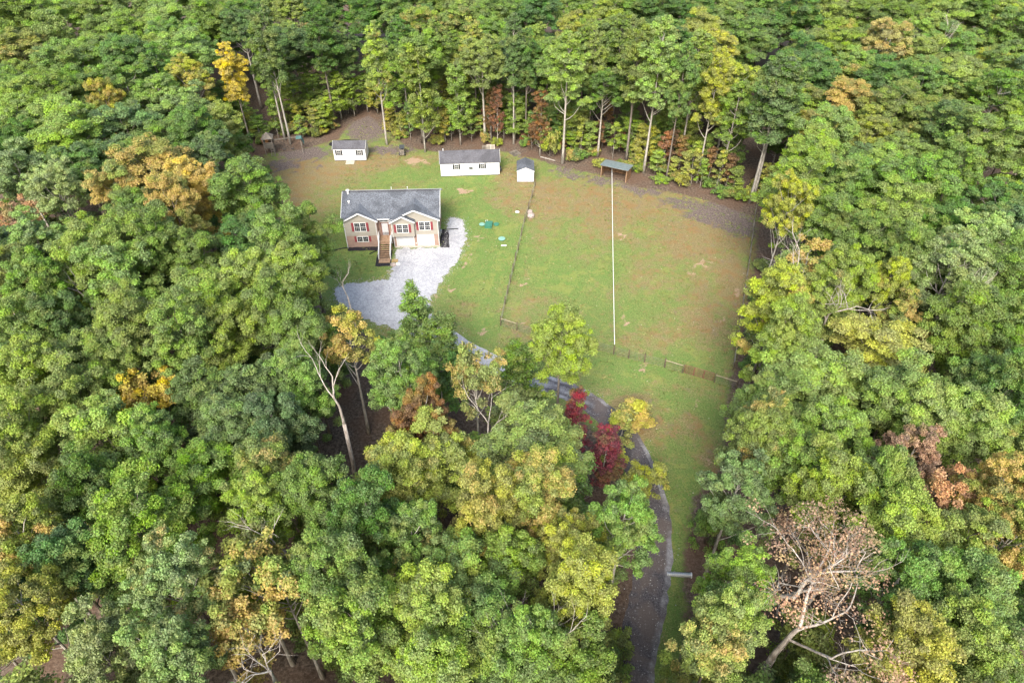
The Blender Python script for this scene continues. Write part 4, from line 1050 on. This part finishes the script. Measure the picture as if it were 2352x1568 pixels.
# crowns read off the photograph: x y r tone [kind turn]
CR = """
40 30 60 G;120 45 60 L;230 20 60 G;300 70 60 L;390 60 70 L;480 50 60 G;560 40 60 D;850 30 50 D;930 20 50 G;1050 60 60 L o .35;1130 40 50 G;1240 20 50 D;1330 30 50 G;1400 45 50 L;
1510 30 55 D;1600 30 60 D;1680 50 60 G;1750 20 60 G;1830 40 60 D;1900 25 60 L;1980 40 60 G;2060 50 60 G;2150 30 60 G;2230 30 60 D;2310 30 70 L;
50 120 70 U o .4;140 150 60 G;220 120 60 L o .25;290 130 60 D;360 120 60 G;430 130 60 L;1850 140 60 D;1640 120 60 Y f .2;1720 90 60 G;1930 120 75 K;2180 120 60 G;2260 110 75 L;2330 80 60 G;
60 230 60 L;130 220 60 G;190 200 60 G;290 200 75 G f;370 220 60 L f;150 280 60 L;60 330 60 D;160 320 80 K;450 310 60 D;1920 215 55 D;2030 200 65 D;2120 190 60 G f;2200 200 70 L f;2290 220 70 G f;1900 310 60 L;
2080 310 60 G;2160 300 60 D;2250 320 85 L f;2330 300 60 K;2300 400 85 L;130 430 60 W f;200 390 60 D;1860 380 60 K;1830 500 60 K o .1;1930 420 65 G;2010 410 70 L;
330 500 65 G;240 500 75 G;430 490 65 G;1910 520 65 G;2100 430 85 G;2190 400 60 G;2060 500 65 L;2160 520 75 D;140 560 60 G;210 600 75 L o .1;300 560 65 G;370 560 60 G;460 605 60 G;
700 530 45 G o .2;90 650 65 G;280 640 80 L;380 640 70 G;480 690 80 L;580 640 70 L o .15;680 625 60 L o .15;640 710 75 G;2310 640 70 G;1990 560 65 G;2080 600 60 G;1950 640 60 K;1880 700 65 L o .2;1810 760 65 K o .1;
2200 740 80 G;2290 740 75 G;50 760 70 G;150 750 65 D;300 760 65 U;80 860 75 L;200 830 65 U o .15;170 910 65 L o .25;270 850 60 G;420 780 70 L;520 760 75 L;620 770 75 L o .1;700 780 70 G;480 930 75 B;540 990 70 B;640 990 70 B;690 880 65 G;
430 850 60 L o .2;860 790 50 U o .5;960 740 50 G m;1190 860 60 G m .2;1230 930 55 G m .1;1010 880 65 D m;1080 950 55 D m;920 860 60 G f .15;1770 940 75 G;1960 850 75 L;2060 900 75 L;2150 870 75 G;2250 880 75 G;
2120 970 80 L;2230 990 80 L;2320 900 70 D;1820 1050 75 G o .1;1920 1000 75 L;2010 1030 65 G;2030 1120 70 G;1740 1140 75 G;60 1100 70 U o .2;150 1050 70 L;50 1000 65 L;350 1010 65 G;440 1180 80 K;120 1180 70 G;
200 1120 70 D;150 1300 75 D;60 1400 85 Y f .15;170 1440 80 L;300 1290 80 G;330 1410 75 L;720 1130 65 G;600 1170 70 K;700 1400 70 G s .2;640 1450 70 G;750 1500 80 Y;990 1400 85 L;920 1090 60 Y o .3;
1180 1210 70 G;1050 1320 90 L;1160 1290 70 G;1380 1430 75 L;1250 1380 75 G;1110 1430 80 G;1200 1490 80 G;1310 1530 75 G;1000 1530 80 L;870 1560 85 Y o .1;1660 1450 80 U o .4;
1980 1180 75 L;2060 1340 90 G f;2190 1270 85 L;2220 1370 75 G;2320 1300 70 G;2080 1490 95 Y;2210 1470 95 L;2320 1420 70 Y f;2300 1540 80 W f;1960 1500 75 G f;2150 1565 80 L;1900 1120 75 L;
1010 800 55 G m .1;1130 1010 60 D m;1300 1100 60 L f .1;850 1200 65 D;780 1330 70 G;520 1330 70 D;400 940 65 G;60 560 65 W f;2180 630 80 W f;2250 560 80 W f;1800 860 60 L
"""
NT = [(350,400,80,'U','oak',.75,'large orange crowned tree left of the clearing, topmost of its orange group','big orange tree'),
 (440,425,60,'O','oak',.5,'orange and yellow tree on the right of the orange group'), (275,445,62,'U','oak',.7,'orange crown on the left of the orange group'), (400,470,55,'U','oak',.6,None),
 (425,255,80,'W','feather',.15,'broad silvery green tree left of the golden yellow tree','silvery tree'), (245,235,38,'Y','oak',.4,'small yellowish crown in the woods at upper left','small yellow crown'),
 (45,500,45,'P','sparse',0,'pinkish brown thin crown at the left edge of the photo','pinkish crown'), (50,400,60,'W','feather',0,None), (90,560,75,'W','feather',0,None),
 (570,445,85,'G','oak',0,'rounded mid green tree bulging over the lawn left of the house','bulging green tree'), (640,560,62,'G','oak',0,'green tree in front of the left lawn, above the gap','lawn edge tree'), (625,480,50,'G','oak',0,None),
 (2030,100,62,'T','feather',.4,'tan feathery crown near the top right','tan feathery crown'), (1940,240,60,'U','oak',.6,'tree with orange crest at upper right','orange crested tree'), (1995,310,70,'Y','feather',.2,'yellow green feathery tree below the orange crested tree','feathery yellow tree'),
 (1812,470,44,'Y','feather',.3,'small tree with orange tips at the right rear pasture corner','orange tipped sapling'),
 (1850,615,62,'U','sparse',.7,'half bare tree with orange leaves right of the pasture','half bare orange tree'), (1785,690,65,'Y','oak',.5,'yellow and orange tree leaning over the right pasture fence','fence side yellow tree'),
 (2040,650,55,'Y','feather',.3,None), (2075,745,55,'U','feather',.65,'tree with pinkish orange tips in the right woods','pink tipped tree'),
 (330,905,42,'S','sparse',.4,'golden sparse crown in the middle of the left woods','golden sparse crown'), (590,905,80,'B','oak',0,'large blue green oak left of the bare forked snag','blue green oak'),
 (800,770,42,'Y','sparse',.55,'small orange yellow tree in front of the gravel','gravel side orange tree'), (1290,790,66,'K','oak',.1,'rounded bright green tree in front of the pasture fence','rounded bright tree'),
 (1090,856,38,'U','sparse',.45,'sparse orange leaved tree over the driveway bend','driveway orange tree'), (970,965,45,'N','feather',0,'rusty brown small tree in the dark gap of the front woods','rusty small tree'),
 (1860,870,100,'L','oak',.12,'broad light green oak right of the gate','gate side oak'), (2085,1060,55,'P','feather',0,'pinkish brown crown in the right woods','pink crown'),
 (2165,1145,48,'P','sparse',0,'smaller pinkish brown crown just below the larger one','lower pink crown'), (2290,1140,60,'U','feather',.7,'orange pink crown close to the right edge','edge pink crown'), (2325,1220,48,'U','feather',.6,None),
 (480,1090,85,'K','oak',0,'bright green oak in the lower left woods','bright green oak'), (330,1200,95,'K','oak',0,'wide bright green oak below left of the other bright green oak','wide bright oak'),
 (625,1090,60,'U','oak',.55,'green oak with yellow orange cap in the lower left woods','yellow capped oak'), (250,1000,95,'L','oak',0,'wide light green oak in the left woods','wide light oak'),
 (60,1240,75,'U','feather',.5,None), (400,1330,80,'W','feather',.3,'pale yellowish green tree at lower left','pale lower tree'), (240,1500,80,'W','feather',.15,None), (400,1510,80,'W','feather',.15,None),
 (560,1300,50,'U','sparse',.5,'tan leaved half bare tree at lower left','tan half bare tree'), (640,1330,50,'U','sparse',.5,'second tan half bare tree, right of its neighbour','second tan tree'), (705,1300,48,'U','sparse',.75,None), (560,1435,50,'U','sparse',.7,'yellow orange crowned tree near the bottom left','low yellow crown'),
 (830,1450,105,'L','oak',.1,'large light green oak at the bottom centre left','bottom light oak'),
 (1000,1055,82,'Y','oak',.3,'broad yellow green oak with orange patches in the front woods','broad yellow oak'), (1085,1050,60,'Y','oak',.35,None), (880,1180,82,'G','maple',.3,'green maple flecked with pinkish red at bottom centre','red flecked maple'),
 (950,1240,75,'G','feather',.25,None), (1235,1130,75,'U','oak',.45,'yellow orange capped oak left of the driveway','yellow orange oak'), (1120,1170,52,'Y','oak',.35,None),
 (1300,1240,50,'Y','feather',.3,None), (1432,1205,60,'G','feather',0,'green tree reaching over the lower driveway','driveway overhang tree'), (1335,1345,80,'Y','oak',.15,'yellow green oak left of the lower driveway','lower driveway oak'),
 (1700,1340,62,'K','feather',0,'bright green small tree left of the rusty dead oak','small bright tree'), (2050,1230,90,'L','oak',0,'light green oak above right of the rusty dead oak','oak by the dead oak'),
 (1690,1130,55,'B','feather',0,'blue green tree at the verge above the dark juniper','blue green verge tree'), (1735,1000,48,'U','feather',.4,'brownish green small tree below the gate corner','brownish verge tree')]
for it_ in NT:
    x, y, rp, tn, k, tu, lb, nt_ = (it_+(None,))[:8]
    crown_at(x, y, rp, tn, k, tu, lb, nt_, H=15.5 if k == 'maple' else None, rmax=5.6)
for it in CR.replace('\n', '').split(';'):
    f = it.split()
    if len(f) < 4: continue
    k = {'o': 'oak', 'f': 'feather', 's': 'sparse', 'm': 'maple'}[f[4]] if len(f) > 4 else 'oak'
    crown_at(float(f[0]), float(f[1]), float(f[2]), f[3], k, float(f[5]) if len(f) > 5 else RT.choice((0,0,0,.08,.15)))
# low coloured trees by the driveway
def low(x, y, tone, kind, r, H, turn, label=None, note=None): place(kind, P(x, y).xy, r, H, tone, turn, label, note)
low(1312,1062,'R','maple',1.5,11.5,0,'dark red maple standing left of the driveway','red maple')
low(1378,1118,'R','maple',2.1,9.0,0,'lower dark red maple at the driveway edge','lower red maple')
low(1420,1020,'Y','sapling',2.2,5.0,.45,'orange yellow sapling beside the driveway bend','driveway sapling')
low(1455,985,'Y','sapling',2.4,4.6,.6,'wider orange yellow sapling on the grass right of the drive')
low(1400,1080,'Y','sapling',1.8,5.5,.2); low(1452,1165,'Y','maple',1.7,6.5,.2,'yellow green young tree at the driveway bend','bend tree')
low(1500,1130,'Y','sapling',1.6,4.5,.3,'yellow green sapling right beside the driveway')
low(1280,1180,'Y','maple',2.0,9.0,.3); low(1240,1120,'K','maple',2.0,8.5,.1)
low(1620,1246,'D','juniper',2.2,6.2,0,'dark green juniper on the right verge','juniper')
# saplings and shrubs under the rear edge
SPL = """700 318 K .2;725 312 Y .3;690 300 Y .3;640 318 K .1;716 290 Y .4;800 258 N 0;900 300 Y .4;925 315 Y .3;945 320 G .1;1000 322 U .3;1020 328 Y .4;1040 322 K .1;1080 325 G .1;1105 322 U .5;1090 310 K 0;1160 318 K .1;1215 330 G 0;1225 345 N 0;
1310 350 K .1;1335 355 Y .2;1355 362 K .1;1320 320 N 0;1370 350 N 0;1385 340 G 0;1405 365 K .1;1420 350 N 0;1390 315 N 0;1330 300 N 0;1455 380 Y .3;1500 400 K .1;1515 395 N 0;1545 410 Y .3;1570 418 Y .3;1590 425 Y .4;1610 430 K .2;1625 428 N 0;1640 436 Y .4;1665 440 N 0;1680 450 K .1;1560 395 N 0;1590 400 K .1;1620 405 G 0;1650 415 K .1;
1780 440 K .1;1790 475 K .1;1755 450 Y .3;1250 330 N 0;1275 345 K .1;865 250 G 0;850 235 K .1;760 295 Y .3;735 300 K .1;1175 300 G 0;1120 300 N 0;960 290 U .2;1070 290 G 0;1500 370 G 0;1540 380 N 0"""
for it in SPL.replace('\n', '').split(';'):
    f = it.split(); x, y = float(f[0])+RT.uniform(-4,4), float(f[1])+RT.uniform(-3,3)
    big = RT.random(); place('sapling', P(x, y).xy, RT.uniform(1.3,2.1), RT.uniform(4, 8), f[2], float(f[3]))
EDGE = [(600,340),(640,325),(700,325),(760,305),(900,312),(960,328),(1020,332),(1100,332),(1160,336),(1300,368),(1360,380),(1460,400),(1520,420),(1600,436),(1700,462),(1745,470)]
for k in range(70):
    s = RT.random()*(len(EDGE)-1); i = int(s); a, b = EDGE[i], EDGE[i+1]; x = a[0]+(b[0]-a[0])*(s-i); y = a[1]+(b[1]-a[1])*(s-i)-RT.random()**1.4*42
    if 775 < x < 880: continue
    place('shrub', P(x, y).xy, RT.uniform(.8,1.5), RT.uniform(1, 2.4), RT.choice('YYKGUGNU'), RT.choice((0,.2,.4,.5)))
for (x, y) in [(1745,620),(1738,700),(1728,780),(1722,850),(1712,940),(1704,1000),(1690,1060),(1700,1120),(1660,1180),(1690,1250),(1640,1400),(1630,1480),(1420,1480),(1400,1540),(640,470),(620,430),(610,400),(660,520)]:
    place('shrub', P(x+RT.uniform(-6,6), y).xy, RT.uniform(.8,1.4), RT.uniform(.9, 2), RT.choice('GDUGN'), RT.choice((0,.2,.3)))

for k in range(95):          # leafy understory right behind the edge
    s = RT.random()*(len(EDGE)-2); i = int(s); a, b = EDGE[i], EDGE[i+1]; x = a[0]+(b[0]-a[0])*(s-i); y = a[1]+(b[1]-a[1])*(s-i)
    p = P(x, y); back = RT.uniform(1.5, 14); X, Y = p.x+RT.uniform(-1,1), p.y+back
    if any((X-t['X'])**2+(Y-t['Y'])**2 < 1.6**2 for t in TREES): continue
    if seg_dist(np.array([X]), np.array([Y]), LAWN)[0] > -1: continue
    place('maple', (X, Y), RT.uniform(1.7, 2.6), RT.uniform(5, 8)+back*.25, RT.choice('KGGYDKGUL'), RT.choice((0,0,.1,.25)))
# open ground that stays visible, and woods filled in behind the crowns that were read off
VIS = [(618,352),(700,328),(765,320),(795,275),(850,258),(885,290),(960,330),(1010,335),(1150,335),(1232,345),(1300,375),(1380,380),(1450,402),(1530,430),(1640,450),(1738,480),(1742,540),
 (1718,650),(1692,760),(1692,830),(1672,880),(1692,950),(1672,1080),(1610,1090),(1590,1150),(1625,1230),(1660,1300),(1600,1400),(1575,1568),(1400,1568),(1475,1330),(1530,1240),(1505,1120),(1455,1010),(1385,940),
 (1362,870),(1345,800),(1300,720),(1240,710),(1220,760),(1180,810),(1130,830),(1040,800),(1010,700),(930,690),(880,722),(780,690),(750,640),(725,600),(692,520),(655,440),(615,400)]
KEEP = [(745,900,45), (765,1040,40), (1290,790,55), (1312,900,45), (1385,1010,40), (1075,815,35), (535,190,40), (880,120,30), (1770,200,40), (1800,1300,50)]
def free(X, Y, r, H):
    b = seg_dist(np.array([X]), np.array([Y]), LAWN)[0]
    if b > -1.0: return False
    pts = []
    for z, k in ((.8*H, 1.0), (.62*H, .85)):
        x, y, d = proj(X, Y, z); rr = F*r*k/d
        for a in range(12): pts.append((x+rr*math.cos(a*math.pi/6), y+rr*.9*math.sin(a*math.pi/6)))
        pts.append((x, y))
    if any((x-cx)**2+(y-cy)**2 < (rr+k)**2 for cx, cy, k in KEEP): return False
    a = np.array(pts); return seg_dist(a[:,0], a[:,1], VIS).max() < 3
canopy = [(t['X'], t['Y'], t['r']) for t in TREES if t['kind'] in ('oak','feather','tall','sparse')]
n_fill = 0
for it in range(14000):
    if n_fill >= 420: break
    Y = RT.uniform(11, 172); X = RT.uniform(-.80, .80)*(Y*CP+(CAM_H-16)*SP)
    H = RT.uniform(16, 20.5); r = RT.uniform(3.9, 5.3)
    if any((X-a)**2+(Y-b)**2 < (.68*(r+c))**2 for a, b, c in canopy): continue
    if not free(X, Y, r, H): continue
    x, y, d = proj(X, Y, .9*H)
    if y < -60: continue
    place(RT.choice(('oak','oak','feather')), (X, Y), r, H, RT.choice('GGGLLLLDBUY'), RT.choice((0,0,.1,.2,.35)))
    canopy.append((X, Y, r)); n_fill += 1
FT = sorted([t for t in TREES if t['kind'] in ('oak', 'feather')], key=lambda t: (t['label'] is None, -t['pr']))
far = FT[300:]; V_ = []; Fc = []; Cc = []; nv = 0; rf_ = rg(999)
for t in far:
    o = t['o']; cr = [c for c in o.children][0]; me = cr.data; n = len(me.polygons)
    co = np.empty(len(me.vertices)*3, np.float32); me.vertices.foreach_get('co', co); co = co.reshape(n, 4, 3)
    ca = np.empty(len(me.vertices)*4, np.float32); me.color_attributes['var'].data.foreach_get('color', ca); ca = ca.reshape(n, 4, 4)
    sel = rf_.permutation(n)[:12000]; q = co[sel]; cen = q.mean(1, keepdims=True); q = cen+(q-cen)*1.5
    a = o.rotation_euler.z; x, y = q[...,0]*o.scale[0], q[...,1]*o.scale[0]
    q = np.stack([x*math.cos(a)-y*math.sin(a)+o.location.x, x*math.sin(a)+y*math.cos(a)+o.location.y, q[...,2]*o.scale[2]], -1)
    c_ = ca[sel].copy(); c_[...,1] = np.clip(c_[...,1]*.5+rf_.random()*.6, 0, 1)
    V_.append(q.reshape(-1, 3)); Cc.append(c_.reshape(-1, 4)); Fc.append(np.arange(len(sel)*4).reshape(-1, 4)+nv); nv += len(sel)*4
    for c in list(o.children): bpy.data.objects.remove(c)
    TREES.remove(t); bpy.data.objects.remove(o)
if far:
    me = np_mesh('far_trees', np.concatenate(V_), np.concatenate(Fc), M_leaf, {'var': np.concatenate(Cc)})
    o = bpy.data.objects.new('far_trees', me); COL.objects.link(o); o.color = (.20,.27,.07,.15)
    tag(o, 'far off treetops closing the woods along the top edge of the photo', 'trees', kind='stuff')
# younger trees under the canopy gaps
und = [(X, Y) for X, Y, _ in canopy]; nu = 0
dd_ = P(1815,1440,13)
for a, c_ in ((-2.0,-2.2),(.8,-3.0),(2.6,-1.4),(-3.2,.6),(-.6,-4.6)): place('maple', (dd_.x+a, dd_.y+c_), 2.4, RT.uniform(8,10), RT.choice('GUYG'), .2)
for it in range(9000):
    if nu >= 160: break
    Y = RT.uniform(12, 72) if nu < 90 else RT.uniform(60, 150); X = RT.uniform(-.8, .8)*(Y*CP+(CAM_H-8)*SP); r = RT.uniform(2.0, 3.2); H = RT.uniform(7, 12)
    if any((X-a)**2+(Y-b)**2 < 2.6**2 for a, b in und): continue
    if not free(X, Y, r, H): continue
    place('maple', (X, Y), r, H, RT.choice('GDDGGBKUL'), RT.choice((0,.1,.2))); und.append((X, Y)); nu += 1

# ---- bare and dying trees
def dead(x, y, ty, seed, label, r0=.2, spread=.5, levels=5, start=.45, lean=(0,0), at=None, mat=M_bark_dead, note=None, forks=3, H=None, leaves=None):
    p = P(x, y) if at is None else P(at[0], at[1], at[2]); H = H or (height_for(x, y, ty))
    o = empty('dead_tree', (p.x, p.y, 0), 0, label, 'dead tree'); m, tips = bare_mesh(seed, H, r0, spread, levels, lean, forks, start)
    m.build('trunk', mat, o, True)
    if leaves:
        r = rg(seed); bl = [(*(np.array(t_)+r.normal(size=3)*.25), .35+.6*r.random(), r.random()) for t_ in tips if r.random() < leaves[1]]
        c = bpy.data.objects.new('withered_leaves', mk_crown('withered_leaves', r, bl, leaves[2], .17)); COL.objects.link(c); c.parent = o; c.color = (*TONE[leaves[0]][0], 0)
    X, Y, d = proj(p.x, p.y, .8*H); TREES.append(dict(o=o, kind='dead', tone='G', turn=0, label=label, note=note, x=X, y=Y, d=d, r=2, X=p.x, Y=p.y, pr=60))
dead(0,0,0,1,'tall bare forked snag rising from the dark gap in the front woods',.2,.3,5,.55,(.6,.3),at=(748,880,17),H=21,note='forked snag',forks=2)
dead(0,0,0,2,'bare pale snag cluster in the left woods, tallest stem',.17,.4,5,.5,at=(110,720,13),H=17,note='left snag')
dead(0,0,0,3,'thin bare snag right of the pale snag cluster in the left woods',.15,.4,4,.5,at=(200,700,13),H=18.5)
dead(0,0,0,12,'leaning bare snag left of the pale snag cluster',.16,.35,4,.5,at=(60,740,13),H=16.5,lean=(-1.5,.5))
dead(0,0,0,4,'small bare snag in the front woods near the rusty small tree',.14,.5,4,.5,at=(1120,950,14),H=17)
dead(0,0,0,5,'bare snag with curved limbs among the lower left woods',.2,.5,5,.5,at=(655,1215,15),H=19.5,note='lower left snag')
dead(0,0,0,6,'small bare topped snag at the bottom, centre of the woods',.13,.55,5,.5,at=(1195,1490,16),H=20,note='bottom snag')
dead(0,0,0,7,'tangled grey bare crown at the bottom edge',.14,.9,5,.7,at=(620,1545,15),H=18.5,note='grey tangle')
dead(0,0,0,8,'white bare snag near the top right of the woods',.2,.6,5,.5,at=(2165,85,17),H=21,note='white top snag')
dead(0,0,0,9,'large bare grey tree with crooked limbs in the right woods',.34,.7,5,.5,at=(2175,690,14),H=19,note='crooked grey tree')
dead(0,0,0,10,'bare white branched crown right of the orange half bare tree',.2,.75,5,.55,at=(1925,690,16),H=20,note='white branched crown')
dead(0,0,0,13,'bare twiggy top behind the half bare orange tree',.15,.7,5,.6,at=(1830,590,17),H=20.5)
dead(0,0,0,14,'thin bare branch crown leaning over the gravel left arm',.1,.4,4,.6,at=(790,640,11),H=14)
dead(0,0,0,21,'large dying oak with white limbs and rusty leaf clumps at lower right',.3,.85,6,.38,at=(1815,1440,13),H=22,note='rusty dead oak',leaves=('P',.2,4200))
dead(0,0,0,22,'bare white limbed oak left beside the rusty dying oak',.32,.75,6,.42,at=(1735,1360,13),H=22,leaves=('P',.06,600),note='white limbed oak')
dead(0,0,0,23,'smaller rusty leaved dying tree behind the large dying oak',.22,.7,5,.45,at=(1900,1310,13),H=18,leaves=('P',.35,2600))

# ---- labels: each remaining tree is named from the nearest landmark tree
LM = [t for t in TREES if t['note']]
LM += [dict(note='house', x=905, y=520), dict(note='long white shed', x=1080, y=385), dict(note='tin roofed shelter', x=1410, y=395), dict(note='double door shed', x=805, y=350),
       dict(note='brown gate', x=1603, y=860), dict(note='culvert pipe', x=1565, y=1320)]
DIRS = ['right of', 'below right of', 'below', 'below left of', 'left of', 'above left of', 'above', 'above right of']
ORD = ['nearest','second','third','fourth','fifth','sixth','seventh','eighth','ninth','tenth','eleventh','twelfth','thirteenth','fourteenth','fifteenth']
KW = {'oak': 'broad tree', 'feather': 'feathery tree', 'tall': 'tall trunked tree', 'maple': 'young tree', 'sapling': 'sapling', 'shrub': 'shrub', 'sparse': 'half bare tree'}
GR = {'oak': 'broadleaf trees of the surrounding woods', 'feather': 'broadleaf trees of the surrounding woods', 'tall': 'tall trunked trees at the wood edge', 'maple': 'young trees below the canopy',
      'sapling': 'saplings along the wood edge', 'shrub': 'shrubs along the wood edge', 'sparse': 'half bare trees of the woods', 'dead': 'bare dead trees', 'juniper': None}
bins = {}
for t in TREES:
    t['o']['category'] = CAT[t['kind']]
    if GR[t['kind']]: t['o']['group'] = GR[t['kind']]
    if t['label']: t['o']['label'] = t['label']; continue
    best = min(LM, key=lambda l: (l['x']-t['x'])**2+(l['y']-t['y'])**2)
    a = math.degrees(math.atan2(t['y']-best['y'], t['x']-best['x'])) % 360; k = int((a+22.5)//45) % 8
    bins.setdefault((t['kind'], t['tone'], best['note'], k), []).append((math.hypot(t['x']-best['x'], t['y']-best['y']), id(t), t))
for (kind, tone, note, k), L_ in bins.items():
    L_.sort()
    for i, (_, _, t) in enumerate(L_):
        o1 = ORD[min(i, len(ORD)-1)]
        lb = ('%s %s, ' % (TONE[tone][1], KW[kind])) + ('%s of its kind %s the %s' % (o1, DIRS[k], note) if len(L_) > 1 else 'the one %s the %s' % (DIRS[k], note))
        if len(lb.split()) > 16: lb = lb.replace(' of its kind', '')
        t['o']['label'] = lb
